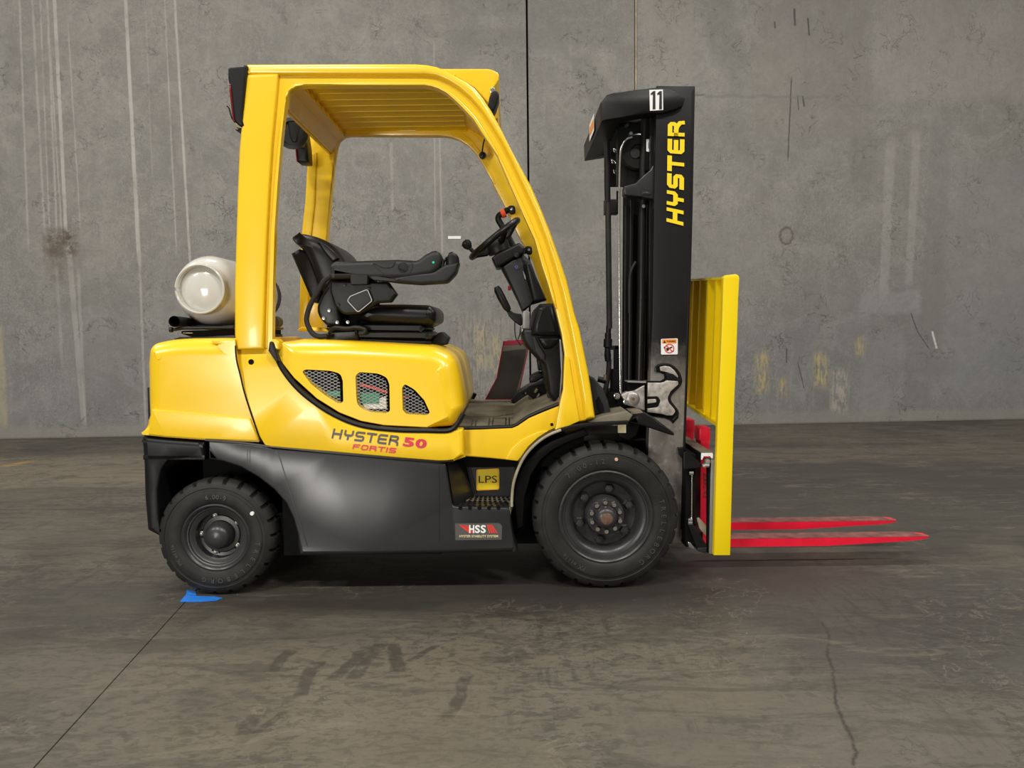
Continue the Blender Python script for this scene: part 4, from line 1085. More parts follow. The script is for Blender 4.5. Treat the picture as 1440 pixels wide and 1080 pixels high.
# parking brake lever
bl = MB().tube([U(x, y, .50) for x, y in ((698, 403), (700, 408), (706, 420), (713, 433), (716, 437))], [.012, .019, .020, .018, .012], 12).build('brake_lever', 'plastic', TRUCK, label='black parking brake lever')
MB().plate([(545, 90), (580, 95), (620, 120), (680, 130), (700, 210), (672, 232), (620, 195), (575, 150)], .50, 0, .03, .006, conv=K6).build('lever_base', 'plastic', bl)
MB().plate([(565, 850), (585, 855), (592, 888), (565, 888)], .6, 0, .03, .002, conv=K5).build('red_tag', 'red_sticker', bl)
# dashboard
dash = MB().plate([(755, 255), (770, 190), (800, 85, 20), (835, 42, 16), (950, 38), (985, 170), (1022, 325), (1046, 480), (1048, 620), (1040, 745), (1002, 865), (950, 870), (905, 800), (885, 640), (870, 560), (800, 500), (730, 420, 30), (690, 350), (680, 292), (700, 250)], .22, 0, .62, .02, conv=K6, rb=.02).build('dashboard', 'plastic', TRUCK)
MB().plate([(760, 310), (775, 190), (815, 70, 20), (840, 52, 14), (950, 50), (985, 180), (1018, 322), (870, 322)], .20, 0, .05, .025, conv=K6).build('dash_lid', 'vinyl', dash)
MB().plate([(808, 325), (870, 322), (1015, 325), (975, 390), (935, 425, 20), (870, 430, 20)], .205, 0, .05, .02, conv=K6).build('dash_pad', 'vinyl', dash)
MB().plate([(775, 325, 8), (795, 325, 8), (830, 400), (875, 470), (878, 515, 10), (845, 515, 10), (795, 430)], .205, 0, .02, .004, conv=K6).build('dash_trim', 'grey_plastic', dash)
MB().plate([(1000, 340), (1012, 345), (1030, 480), (1025, 700), (1008, 835), (1000, 830), (1015, 620)], .205, 0, .01, .003, conv=K6).build('dash_edge', 'silverfilm', dash)
MB().plate([(693, 105, 6), (720, 100, 4), (750, 112), (752, 250), (735, 262), (690, 250)], .36, 0, .10, .004, conv=K6).build('column_bracket', 'silverfilm', dash)
MB().poly2([(684, 258), (706, 264), (704, 285), (682, 278)], onplane(.30, 0, K6)).build('white_tag', 'white_sticker', dash)
MB().tube([U(*q, .5) for q in smooth(K6([(625, 195), (622, 260), (632, 330), (648, 360), (672, 395)]), 3)], .003, 6).build('loose_cable', 'plastic', dash)
MB().tube([U(*q, .5) for q in smooth(K6([(672, 240), (665, 300), (650, 345)]), 3)], .003, 6).build('loose_cable', 'plastic', dash)
# pedals
for i, (pts, y) in enumerate((([(745, 685, 20), (765, 650, 20), (830, 618, 30), (868, 630), (885, 640), (870, 665), (800, 705), (755, 712, 20)], .62), ([(810, 500), (850, 510), (870, 600), (825, 610)], .66))):
    MB().plate(pts, y, 0, .12, .008, conv=K6).build('brake_pedal' if i == 0 else 'pedal_arm', 'plastic', TRUCK)
MB().plate([(900, 800, 6), (950, 795), (975, 785, 6), (968, 830), (940, 845), (905, 840)], .25, 0, .10, .006, conv=K6).build('accelerator_pedal', 'grey_plastic', TRUCK)
MB().plate([(590, 858), (640, 790, 20), (735, 730), (830, 690), (890, 680), (905, 720), (800, 760), (700, 800), (760, 850), (850, 860), (870, 900), (600, 880)], .86, 0, .10, .01, conv=K6).build('toe_board', 'grey_plastic', TRUCK)
MB().plate([(720, 800), (760, 760), (900, 730), (960, 800), (900, 850), (840, 880), (780, 850)], .60, 0, .2, .01, conv=K6).build('pedal_box', 'dark', TRUCK)
for x, y in ((795, 790), (812, 830), (885, 750)):
    p = U(*K6([(x, y)])[0], .59); MB().cyl(p, p + Vector((.012, -.01, .02)), .006, 8).build('pedal_rod', 'chrome', TRUCK)
# floor deck: level mat, sloping toe mat, and the far sill
zf = U(690, 602, .13).z
def FZ(px, py, z): return G(px, py, z)
n0 = FZ(640, 602.5, zf); n1 = FZ(721, 601, zf); far_y = 1.04
q = [n0, n1, Vector((n1.x + .03, far_y, zf + .045)), Vector((n0.x - .02, far_y, zf + .045))]
mb = MB().faces(q + [v - Vector((0, 0, .03)) for v in q], [(0, 1, 2, 3), (7, 6, 5, 4), (0, 4, 5, 1), (1, 5, 6, 2), (2, 6, 7, 3), (3, 7, 4, 0)])
deck = mb.build('floor_mat', 'olive', TRUCK, label='dusty olive rubber floor mat')
t0 = U(721, 601, .115); t1 = U(743, 586, .115); t2 = U(784, 568, .115); t3 = U(800, 545, .115)
mb = MB()
mb.loft([[p, p + Vector((0, .92, .03)), p + Vector((0, .92, .02)) - Vector((0, 0, .02)), p - Vector((0, 0, .02))] for p in (t0, t1, t2, t3)])
mb.build('toe_mat', 'olive', deck)
mb = MB().tube([U(*q_, .112) for q_ in ((641, 602.5), (680, 601.8), (720, 600), (727, 597), (743, 586), (763, 577), (786, 568))], .009, 8)
mb.build('mat_edge', 'plastic', deck)
mb = MB()
for i in range(5):
    u0 = i * .095
    for a, b in (((u0, .05), (u0 + .075, .05)), ((u0 + .075, .05), (u0 + .075, .25)), ((u0 + .075, .25), (u0, .25)), ((u0, .25), (u0, .05))):
        mb.ribbon([a, b], .006, lambda x, y: Vector((n0.x + .01 + x * .8, n0.y + y, zf + .0035 + .045 * y / (far_y - n0.y))))
mb.ribbon([(0, .30), (.22, .30), (.36, .40), (.36, .80), (.02, .80), (.0, .32)], .008, lambda x, y: Vector((n0.x + .0 + x * .8, n0.y + y, zf + .0035 + .045 * y / (far_y - n0.y))))
mb.build('mat_ribs', 'black', deck, kind='stuff')
mb = MB().bb(n0.x - .1, n1.x + .5, .9, 1.10, .5, zf - .005)
mb.build('far_step', 'dark', TRUCK)
mb = MB().bb(n0.x - .12, n1.x + .32, .20, .95, .52, zf - .036); mb.build('deck_frame', 'dark', TRUCK)

# document pouch hanging beside the column
pz = [(530, 358), (690, 345), (735, 430), (700, 620), (660, 775), (630, 800), (582, 850), (375, 850), (470, 672)]
PY = .965
mb = MB().puff([U(*q, PY) for q in K6([(530, 358), (690, 345), (732, 425), (662, 772), (590, 848), (378, 848), (472, 672)])], .004)
pouch = mb.build('document_pouch', 'pouch', None, label='smoky plastic document pouch with red binding hanging by the dashboard', cat='pouch')
f = onplane(PY - .002, 0, K6)
MB().poly2([(528, 392), (700, 385), (722, 425), (640, 430), (522, 445)], f).build('clear_strip', 'pouchclear', pouch)
MB().poly2([(722, 430), (732, 430), (662, 772), (632, 800), (690, 600)], f).build('clear_edge', 'pouchclear', pouch)
f = onplane(PY - .004, 0, K6)
mb = MB().ribbon([(530, 360), (472, 672), (378, 848), (590, 848), (662, 772), (735, 425), (692, 348)], 9, f)
mb.poly2([(528, 358), (692, 344), (698, 380), (524, 396)], f)
mb.build('red_binding', 'pouchred', pouch)

# ================================================================== wheels
def wheel(name, X, Z, R, yo, wd, lugs, rim_r, front):
    """yo = outer sidewall plane; wd = tyre width"""
    k = R
    rimprof = [(rim_r + .012, yo + .030), (rim_r + .010, yo + .012), (rim_r + .002, yo + .008), (rim_r - .006, yo + .013), (rim_r - .010, yo + .022), (rim_r - .016, yo + .023), (rim_r - .019, yo + .030),
               (rim_r - .028, yo + .032), (rim_r - .040, yo + .040)]
    if front: rimprof += [(rim_r - .050, yo + .055), (rim_r - .058, yo + .085), (.120, yo + .088), (.105, yo + .085), (.085, yo + .095), (.083, yo + .13), (.001, yo + .13)]
    else: rimprof += [(rim_r - .042, yo + .075), (.085, yo + .078), (.080, yo + .072), (.062, yo + .070), (.060, yo + .09), (.001, yo + .09)]
    mb = MB().lathe(rimprof, X, Z, 56)
    mb.lathe([(rim_r + .012, yo + .030), (rim_r + .012, yo + wd - .03), (rim_r - .03, yo + wd - .05), (.001, yo + wd - .06)], X, Z, 40)
    w_ = mb.build(name, 'rim', TRUCK, origin=(X, yo + wd / 2, Z))
    s1 = (R - rim_r)
    prof = [(rim_r + .004, yo + .040), (rim_r + .006, yo + .016), (rim_r + s1 * .08, yo + .010), (rim_r + s1 * .14, yo + .004), (rim_r + s1 * .30, yo), (rim_r + s1 * .50, yo - .001), (rim_r + s1 * .55, yo + .001), (rim_r + s1 * .56, yo + .004), (rim_r + s1 * .66, yo + .006), (rim_r + s1 * .68, yo + .003),
            (R - .020, yo + .010), (R - .008, yo + .020), (R - .002, yo + .034), (R, yo + .055), (R, yo + wd / 2), (R, yo + wd - .055), (R - .002, yo + wd - .034), (R - .012, yo + wd - .018), (rim_r + s1 * .55, yo + wd), (rim_r + .004, yo + wd - .02)]
    N = lugs * 10; deep = {11: .011, 12: .016, 13: .016, 14: .004, 15: .016, 16: .016, 17: .011}
    def mod(j, q):
        if j not in deep: return 0
        g = q % 10
        if j == 14: return -.004
        return -deep[j] if g in (0, 1) else 0
    ty = MB().lathe(prof, X, Z, N, mod).build('tyre', 'rubber', w_, sharp=30)
    return w_, ty, prof


def arc_text(txt, X, Z, r, y, h, ang, span, m, parent, flip=False, name='tyre_lettering'):
    """raised letters round the sidewall; ang in degrees, clockwise reading"""
    mb = MB(); n = len(txt)
    for i, ch in enumerate(txt):
        if ch == ' ': continue
        a = math.radians(ang - span * i / max(1, n - 1)); er = Vector((math.cos(a), 0, math.sin(a))); et = Vector((math.sin(a), 0, -math.cos(a)))
        vs, fs, bb_ = glyphs(ch, .01); hh = h * (.25 if ch in '-.' else 1)
        sc = h / .72; cx_ = (bb_[0] + bb_[2]) / 2
        c = Vector((X, y, Z)) + er * r
        mb.faces([c + et * ((v[0] - cx_) * sc) + er * (v[1] * sc - h * .5) for v in vs], fs)
    o = mb.build(name, m, parent, kind='stuff'); return o


M['letter'] = mat('raised_rubber', (.055, .053, .050), .5)
FX, FZc, FR = U(851.5, 727, .08).x, .320, .320
fw, fty, fprof = wheel('drive_wheel', FX, FZc, FR, .055, .18, 28, .197, True)
ym = .050
arc_text('7.00-12', FX, FZc, .248, ym + .001, .022, 131, 38, 'letter', fty)
arc_text('TRELLEBORG', FX, FZc, .250, ym + .001, .022, 16, 68, 'letter', fty)
arc_text('elite XP', FX, FZc, .246, ym + .001, .020, 222, -24, 'letter', fty)
p = U(867, 646.5, .045); MB().lathe([(.001, p.y), (.006, p.y), (.008, p.y + .006)], p.x, p.z, 12).build('tyre_plug', 'plug', fty, label='small copper coloured dot')
# hub: ring of bright studs and a domed cap
hy = .085
hub = MB().lathe([(.086, hy + .055), (.085, hy + .004), (.082, hy - .006), (.080, hy - .009), (.070, hy - .010), (.052, hy - .010), (.050, hy - .022), (.046, hy - .038), (.036, hy - .048), (.020, hy - .053), (.001, hy - .054)], FX, FZc, 40).build('hub', 'rim', fw)
MB().lathe([(.026, hy - .0515), (.018, hy - .0545), (.001, hy - .0555)], FX, FZc, 24).build('hub_rust_spot', 'rust', hub, label='rusty centre of the hub dome')
for i in range(10):
    a = math.radians(i * 36 + 92); x, z = FX + .064 * math.cos(a), FZc + .064 * math.sin(a)
    MB().lathe([(.001, hy - .024), (.009, hy - .024), (.0115, hy - .020), (.012, hy - .013), (.013, hy - .010)], x, z, 10).build('hub_stud', 'chrome', hub)
for i in range(6):
    a = math.radians(80 + i * 60); x, z = FX + .116 * math.cos(a), FZc + .116 * math.sin(a)
    MB().lathe([(.001, hy + .020), (.010, hy + .021), (.011, hy + .026), (.0175, hy + .027), (.018, hy + .048), (.025, hy + .054)], x, z, 6).build('lug_nut', 'rim', fw)
RX, RZ, RR = U(306, 761, .06).x, .256, .256
rw, rty, _ = wheel('steer_wheel', RX, RZ, RR, .030, .155, 23, .140, False)
arc_text('6.00-9', RX, RZ, .182, .0265, .020, 98, 24, 'letter', rty)
arc_text('TRELLEBORG', RX, RZ, .188, .0265, .020, -8, 98, 'letter', rty)
arc_text('elite XP', RX, RZ, .186, .0265, .018, 190, -26, 'letter', rty)
p = U(354, 722.5, .026); MB().lathe([(.001, p.y), (.008, p.y), (.010, p.y + .006)], p.x, p.z, 12).build('tyre_plug', 'white_sticker', rty, label='small white dot')
hy = .105
rh_ = MB().lathe([(.062, hy + .02), (.060, hy - .03), (.054, hy - .040), (.052, hy - .050), (.048, hy - .056), (.038, hy - .066), (.020, hy - .072), (.001, hy - .074)], RX, RZ, 40).build('hub_cap', 'rim', rw)
MB().plate([(0, 0)], 0) if False else None
mb = MB()
for i in range(5):
    a = math.radians(107 + i * 72)
    x, z = RX + .086 * math.cos(a), RZ + .086 * math.sin(a)
    MB().lathe([(.001, hy - .010), (.006, hy - .009), (.0075, hy - .003), (.011, hy - .002), (.012, hy + .01)], x, z, 6).build('lug_nut', 'steel', rw)
    mb.lathe([(.010, .1075), (.019, .1065), (.022, .110)], x, z, 14)
mb.build('lug_seats', 'dark', rw, kind='stuff')


def far_wheel(src):                   # the same wheel, turned round, on the far side
    c = src.copy(); COL.objects.link(c); wl = WL[src.name].copy(); wl.y = 2 * YC - wl.y
    WL[c.name] = wl; c.location = wl - WL[TRUCK.name]; c.rotation_euler = (0, 0, math.pi)
    for ch in src.children:
        d = ch.copy(); COL.objects.link(d); d.parent = c
        for g in ch.children:
            e = g.copy(); COL.objects.link(e); e.parent = d


far_wheel(fw); far_wheel(rw)

# ================================================================== front fender and mud flap
fo = [(717.5, 712), (717.5, 700), (719.5, 680), (725, 662), (733, 645), (743, 631), (757, 618), (772, 608.5), (788, 602), (806, 597.5), (826, 595), (850, 593.5), (884, 592)]
fi = [(x + dx, y + dy) for (x, y), (dx, dy) in zip(fo, [(4, 0), (4.2, 0), (4.3, .6), (4, 1.2), (3.6, 2), (3.4, 2.6), (3, 3.2), (2.2, 4), (1.6, 4.4), (1.2, 4.8), (.6, 5), (.3, 5), (0, 5)])]
fender = MB().puff([U(x, y, .035) for x, y in fo + fi[::-1]], .24, .003, None, 2).build('front_fender', 'plastic', TRUCK)
rim_ = [(fo[i][0] + 2, fo[i][1] + 1.5) for i in range(len(fo))]
MB().tube([U(x + .3, y + .3, .034) for x, y in smooth([(fo[i][0] * .5 + fi[i][0] * .5, fo[i][1] * .5 + fi[i][1] * .5) for i in range(9)], 3)], .0062, 8).build('fender_lip', 'beige_edge', fender, label='dusty beige lip')
MB().puff([U(x, y, .06) for x, y in [(822, 597), (884, 594), (890, 584), (882, 578), (850, 584), (838, 588)]], .2, .006).build('fender_top', 'olive', fender)
MB().plate([(722, 700), (724, 680), (731, 662), (742, 645), (758, 630), (775, 620), (800, 610), (822, 602), (828, 612), (800, 622), (778, 633), (760, 648), (747, 668), (738, 700), (736, 740), (727, 745)], .15, 0, .12, .006).build('fender_liner', 'vinyl', fender)
MB().plate(KD([(380, 180, 10), (400, 120, 12), (505, 108, 10), (600, 165), (768, 290, 6), (772, 316, 6), (740, 312), (600, 265), (510, 235), (390, 210, 6)]), .10, 0, .16, .008).build('mud_flap', 'plastic', fender)
mb = MB().loft([[U(x, y, .10) for x, y in ((884, 589), (888, 579), (903, 578), (905, 583))], [U(x, y, .10) + Vector((0, .18, .0)) for x, y in ((884, 589), (888, 579), (903, 578), (905, 583))]])
mb.build('flap_top', 'olive', fender)
MB().plate([(869, 596, 1), (880.5, 596, 1), (880.5, 609, 1), (869, 609, 1)], .085, 0, .01, .002).build('fender_reflector', 'cream_print', fender, label='small cream reflector')
MB().plate([(868, 594), (871, 592), (900, 597), (895, 612), (884, 620), (870, 614)], .22, 0, .02, .003).build('fender_bracket', 'plastic', fender)
# mast tilt bracket side plate (dark wedge behind the front post)
MB().plate(KC([(160, 640, 30), (215, 670), (290, 760), (330, 860), (355, 965), (215, 975)]), .13, 0, .05, .006).build('cowl_wedge', 'grey_plastic', TRUCK)
MB().poly2(KC([(225, 860), (250, 820, 8), (290, 900), (300, 950, 6), (262, 970, 10), (240, 930)]), onplane(.127)).build('wedge_slot', 'dark', TRUCK)

# ================================================================== mast
MY = .21
zb = U(930, 764, MY).z
rail = [(924, 120.5), (977, 121), (975.5, 200), (974, 277), (972, 360), (969.5, 440), (966.5, 540), (963, 640), (960, 745), (957.5, 764), (945, 764), (905, 764), (909, 700), (913, 600), (915.5, 500), (918, 437), (920, 280), (922, 200)]
mast = MB().puff([U(x, y, MY) for x, y in rail], .07, .003, None, 2).build('mast', 'black', TRUCK, label='black upright mast rail')
MB().plate([(973, 130), (977.5, 121), (976, 200), (974.6, 277), (972.6, 360), (970, 440), (967, 540), (963.6, 640), (960.6, 745), (957, 745), (960, 640), (963.5, 540), (966.5, 440), (969, 360), (971, 277)], MY - .002, 0, .02, .002).build('rail_flange', 'black', mast)
MB().puff([U(x, y, MY) + Vector((0, 2 * (YC - MY) - .07, 0)) for x, y in rail], .07, .003, None, 2).build('far_rail', 'black', mast)


def steel_material():                  # black paint worn to bare metal towards the foot of the rail
    t = NT('paint_worn_to_steel'); g = t.nt.nodes.new('ShaderNodeNewGeometry'); vec = g.outputs['Position']
    z = t.n('SeparateXYZ', {0: vec}).outputs[2]
    st_ = t.noise(t.n('Mapping', {'Vector': vec, 'Scale': (26, 26, 1.2)}).outputs[0], 2., 5.); n = t.noise(vec, 24., 6., .7)
    k = t.ramp(t.math('ADD', z, t.math('MULTIPLY_ADD', n, .26, -.13)), 1.10, .80)
    c = t.mix(st_, (.20, .18, .16), (.36, .33, .30)); c = t.mix(t.math('MULTIPLY', t.ramp(n, .50, .68), .6), c, (.50, .48, .45))
    c = t.mix(k, (.010, .010, .0105), c)
    t.set(t.p.inputs['Base Color'], c); t.set(t.p.inputs['Metallic'], t.math('MULTIPLY', k, .45)); t.p.inputs['Roughness'].default_value = .42; t.set(t.p.inputs['Specular IOR Level'], t.math('MULTIPLY_ADD', k, .25, .25))
    return t.m


M['wornsteel'] = steel_material()
for o_ in [mast] : o_.data.materials[0] = M['wornsteel']
# hook-shaped hanger plate, cut out in dark relief
hk = [(720, 700, 2)]
hook_pts = [(740, 600, 8), (735, 570, 12), (770, 552, 12), (845, 555, 30), (910, 590, 30), (948, 650, 20), (952, 690), (940, 735, 20), (885, 790, 20), (860, 845, 30), (880, 890, 20), (925, 940, 20), (942, 985), (935, 1040, 20), (905, 1080), (885, 1078, 10), (920, 1010, 10), (920, 985, 10), (865, 920, 20), (842, 860, 20), (848, 800, 20), (905, 735, 20), (925, 712, 14), (900, 690), (835, 690, 10), (830, 640, 10), (805, 620, 10), (765, 625, 8)]
pl1 = KM([(640, 885), (830, 885, 30), (880, 855), (1020, 865), (1030, 905, 20), (925, 1000, 20), (890, 1080, 30), (905, 1140, 30), (975, 1215, 20), (990, 1250, 10), (955, 1300, 20), (880, 1300), (820, 1280), (640, 1260), (640, 1210), (760, 1190, 20), (795, 1120, 10), (760, 1060, 14), (640, 1060)])
M['hangersteel'] = mat('scraped_steel', (.50, .465, .42), .45, metal=.5, noise=.42, nscale=40)
# dark ground the hanger stands out from
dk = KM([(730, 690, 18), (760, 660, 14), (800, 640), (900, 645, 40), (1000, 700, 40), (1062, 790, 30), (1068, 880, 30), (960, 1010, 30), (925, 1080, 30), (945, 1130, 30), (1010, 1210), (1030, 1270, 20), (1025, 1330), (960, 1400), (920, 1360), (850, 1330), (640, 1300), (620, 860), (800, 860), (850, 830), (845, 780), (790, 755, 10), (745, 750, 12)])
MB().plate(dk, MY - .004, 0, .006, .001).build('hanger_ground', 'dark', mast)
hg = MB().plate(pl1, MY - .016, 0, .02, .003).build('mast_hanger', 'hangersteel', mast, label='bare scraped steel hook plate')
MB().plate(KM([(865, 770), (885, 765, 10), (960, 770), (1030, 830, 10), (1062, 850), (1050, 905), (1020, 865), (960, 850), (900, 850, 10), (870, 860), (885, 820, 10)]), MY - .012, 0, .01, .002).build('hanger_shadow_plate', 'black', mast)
MB().plate(KM([(790, 685, 8), (850, 670, 10), (920, 680, 20), (980, 730, 20), (1025, 800, 10), (1020, 825), (960, 780), (870, 750, 10), (800, 735, 8)]), MY - .012, 0, .012, .003).build('hook_tip', 'hangersteel', mast)
MB().tube([U(*q, MY - .004) for q in smooth(KM([(740, 740), (742, 690), (790, 660), (900, 655), (990, 710), (1045, 800), (1050, 900), (940, 1020), (910, 1085), (940, 1150), (1010, 1240), (1008, 1300), (960, 1360)]), 3)], .0055, 8).build('weld_bead', 'black', mast)
MB().plate(KM([(640, 1060), (770, 1060, 20), (800, 1110, 20), (770, 1190, 20), (640, 1200)]), MY - .019, 0, .01, .002).build('hanger_slot', 'dark', mast)
MB().plate(KM([(640, 1095), (745, 1090, 16), (750, 1135, 16), (640, 1150)]), MY - .024, 0, .01, .003).build('slot_pin', 'hangersteel', mast)
# pivot bracket and bolt left of the rail
pv = MB().plate(KM([(300, 1040, 20), (380, 1000), (470, 985), (600, 910, 6), (605, 1240, 10), (560, 1230), (460, 1190), (380, 1170, 20)]), .235, 0, .05, .004).build('tilt_bracket', 'hangersteel', mast, label='bare steel tilt bracket with pivot bolt')
p = U(*KM([(450, 1090)])[0], .228)
MB().lathe([(.001, p.y - .012), (.012, p.y - .012), (.014, p.y - .004), (.026, p.y - .003), (.030, p.y), (.031, p.y + .01)], p.x, p.z, 18).build('pivot_bolt', 'steel', pv)
MB().lathe([(.001, p.y - .014), (.0075, p.y - .0135), (.009, p.y - .012)], p.x, p.z, 8).build('bolt_rust', 'rust', pv)
for q in ((250, 1055), (370, 1125)):
    p = U(*KM([q])[0], .225); MB().lathe([(.001, p.y - .006), (.008, p.y - .006), (.011, p.y), (.014, p.y + .001), (.015, p.y + .02)], p.x, p.z, 12).build('grease_fitting', 'chrome', pv)
MB().plate(KM([(205, 1020, 14), (290, 1010), (440, 1120, 30), (560, 1210), (560, 1300), (120, 1300), (150, 1150)]), .26, 0, .3, .01).build('tilt_cylinder', 'dark', mast)
MB().plate(KM([(380, 868), (690, 872), (690, 884), (600, 890), (380, 880)]), .225, 0, .10, .002).build('bracket_top', 'silverfilm', mast)
MB().plate(KM([(375, 880), (620, 888), (600, 915), (380, 1000)]), .25, 0, .03, .002).build('bracket_web', 'dark', mast)
MB().plate([(906, 540), (911, 540), (911, 600), (905, 600)], .25, 0, .05, .001).build('bracket_rear', 'dark', mast)
# inner rail, lift cylinders, tubes and hoses between rail and post
def vt(name, m, y, pts, r, parent=mast, n=12, **k):
    return MB().tube([U(px, py, y) for px, py in pts], r, n).build(name, m, parent, **k)
def vbar(name, m, y, x0, x1, ya, yb, t=.05, parent=mast):
    return MB().plate([(x0, ya), (x1, ya), (x1 - (yb - ya) * .006, yb), (x0 - (yb - ya) * .006, yb)], y, 0, t, .003).build(name, m, parent)
vbar('inner_rail', 'black', .265, 914, 924, 150, 560, .04)
vbar('inner_rail', 'dark', .40, 878, 916, 160, 640, .03)
vt('lift_cylinder', 'black', .31, [(903.5, 282), (902, 420), (899, 552)], .0205, n=18)
p0 = U(905, 280, .31); vt('cylinder_rod', 'plastic', .31, [(907.5, 166), (905, 230), (903.5, 284)], .0185, n=16)
vt('cylinder_gland', 'plastic', .308, [(904.5, 277), (904.3, 288)], .0225)
MB().lathe([(.001, .276), (.008, .277), (.009, .285)], U(905, 290, .28).x, U(905, 290, .28).z, 10).build('bleed_screw', 'chrome', mast)
vt('lift_tube', 'black', .34, [(887.5, 282), (884.5, 560)], .011)
vt('lift_tube', 'black', .33, [(880, 290), (879, 420), (878.5, 570)], .0125)
vt('bright_tube', 'chrome', .27, smooth([(889, 193), (881, 196), (875, 205), (872, 222), (870.8, 280), (870.6, 340), (871, 420), (872, 540), (873, 578)], 3), .0048, label='thin bright steel tube')
vt('lift_hose', 'rubber', .29, smooth([(894, 368), (888, 380), (885.5, 395), (885, 440)], 3), .006)
vt('hose_bundle', 'plastic', .36, [(853.5, 200), (854, 260), (854.5, 285)], .014)
vt('hose_bundle', 'rubber', .36, [(855, 285), (856, 380), (857, 462)], .0135)
vt('hose_bundle', 'rubber', .36, smooth([(856.5, 505), (855.5, 525), (852, 545), (848, 560)], 3), .012)
hb = MB().tube([U(x, y, .36) for x, y in ((856, 458), (855.5, 468), (855, 468.5), (855, 476), (855, 477), (854.5, 488), (854.3, 489), (854.5, 500), (855, 508))], [.012, .012, .015, .015, .020, .020, .013, .016, .014], 12).build('hose_fitting', 'plastic', mast)
vbar('hose_clamp', 'plastic', .35, 851, 870, 280, 300, .06); vbar('hose_clamp', 'plastic', .35, 857, 870, 486, 492, .03); vbar('clamp_bar', 'dark', .35, 864, 871, 486, 545, .03); vbar('clamp_bar', 'dark', .36, 867.5, 870, 268, 288, .02)
vbar('valve_block', 'dark', .33, 862, 874, 520, 580, .1)
vt('brown_fitting', 'brass', .355, [(851.2, 527), (850, 537)], .0075)
vt('left_fitting', 'plastic', .36, [(841, 533), (852, 536)], .014)
# chain wheel and upper parts
p = U(896, 214, .33)
cwl = MB().lathe([(.001, .325), (.030, .325), (.034, .318), (.075, .318), (.082, .325), (.082, .345), (.075, .352)], U(897, 214, .33).x, U(897, 214, .33).z, 28).build('chain_wheel', 'black', mast)
MB().lathe([(.001, .312), (.022, .313), (.024, .325)], U(893, 216, .32).x, U(893, 216, .32).z, 16).build('wheel_boss', 'grey_plastic', cwl)
vbar('upper_plate', 'black', .36, 868, 914, 158, 262, .02)
for q in ((560, 592), (604, 700)):
    p = U(*KT([q])[0], .345); MB().lathe([(.001, p.y - .006), (.008, p.y - .006), (.010, p.y + .004), (.012, p.y + .012)], p.x, p.z, 6).build('plate_bolt', 'chrome', mast)
vbar('far_upper_plate', 'dark', .62, 856, 880, 150, 262, .02)
for q in ((410, 915), (385, 1055), (410, 1185)):
    x, y = KT([q])[0]; MB().plate([(x - 4, y - 4, 2), (x + 1, y - 2, 2), (x + 4, y + 3, 2), (x - 2, y + 3, 2)], .60, 0, .01, .002).build('plate_clip', 'chrome', mast)
MB().poly2(KT([(800, 770, 10), (862, 775, 10), (860, 930, 10), (800, 928, 10)]), onplane(.28)).build('serial_label', 'white_sticker', mast, label='small white label')
MB().poly2(KT([(822, 812, 4), (840, 812, 4), (840, 890, 4), (822, 890, 4)]), onplane(.279)).build('serial_print', 'silverfilm', mast)
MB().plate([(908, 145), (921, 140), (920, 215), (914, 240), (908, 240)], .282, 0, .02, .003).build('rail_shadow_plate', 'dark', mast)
MB().plate(KA([(465, 970, 10), (560, 945), (640, 870, 20), (690, 830), (705, 795, 8), (735, 800, 8), (735, 1090), (610, 1060), (500, 1050), (465, 1040)]), .232, 0, .06, .006).build('guide_bracket', 'panel', mast)
MB().plate([(903, 270), (915, 270), (915, 274), (903, 274)], .228, 0, .02, .002).build('bracket_lip', 'panel', mast)
# lettering and decals on the rail
mb = MB(); a0 = (938.3, 319.5); a1 = (941.5, 170.5); up0 = (961.8, 319.5); W0 = 6 * 1.12 + 5 * .22
B0 = Vector((961.0, 317.5)); B1 = Vector((963, 171.)); T0 = Vector((937.2, 311.5)); T1 = Vector((939.2, 171.))
def fm(x, y):
    b = B0.lerp(B1, x / W0); t = T0.lerp(T1, x / W0); q = b.lerp(t, y); return U(q.x, q.y, MY - .005)
strokes(mb, 'HYSTER', fm, 1., 1.12, .22, .27)
mb.build('mast_lettering', 'yellow_sticker', mast, label='yellow maker lettering reading upwards')
ms = MB().poly2(KM([(805, 330, 14), (1018, 322, 14), (1018, 525, 14), (806, 528, 14)]), onplane(MY - .005)).build('warning_sticker', 'white_sticker', mast, label='white warning sticker with orange header and red symbol')
MB().poly2(KM([(820, 336, 6), (1002, 332, 6), (1002, 384), (820, 386)]), onplane(MY - .006)).build('sticker_header', 'orange_sticker', ms)
mb = MB(); f = onplane(MY - .007, 0, KM); mb.faces([f(834, 380), f(868, 380), f(851, 346)], [(0, 1, 2)]); mb.text('WARNING', f, 876, 348, 112, 22, .02); mb.build('sticker_words', 'black_print', ms)
cyc = [(912 + 56 * math.cos(t), 450 + 54 * math.sin(t)) for t in [2 * math.pi * i / 24 for i in range(24)]]
mb = MB().ribbon(cyc, 11, f, closed=True); mb.ribbon([(874, 412), (950, 490)], 11, f); mb.build('prohibition_ring', 'red_sticker', ms)
f = onplane(MY - .0065, 0, KM); mb = MB().poly2([(870, 445, 6), (900, 440), (945, 425, 4), (950, 440), (905, 462), (900, 480), (876, 480, 5)], f); mb.poly2([(840, 428, 5), (858, 425, 5), (860, 450, 5), (843, 452, 5)], f); mb.poly2([(945, 480, 5), (970, 472, 5), (966, 492, 5)], f)
mb.build('falling_figure', 'black_print', ms)
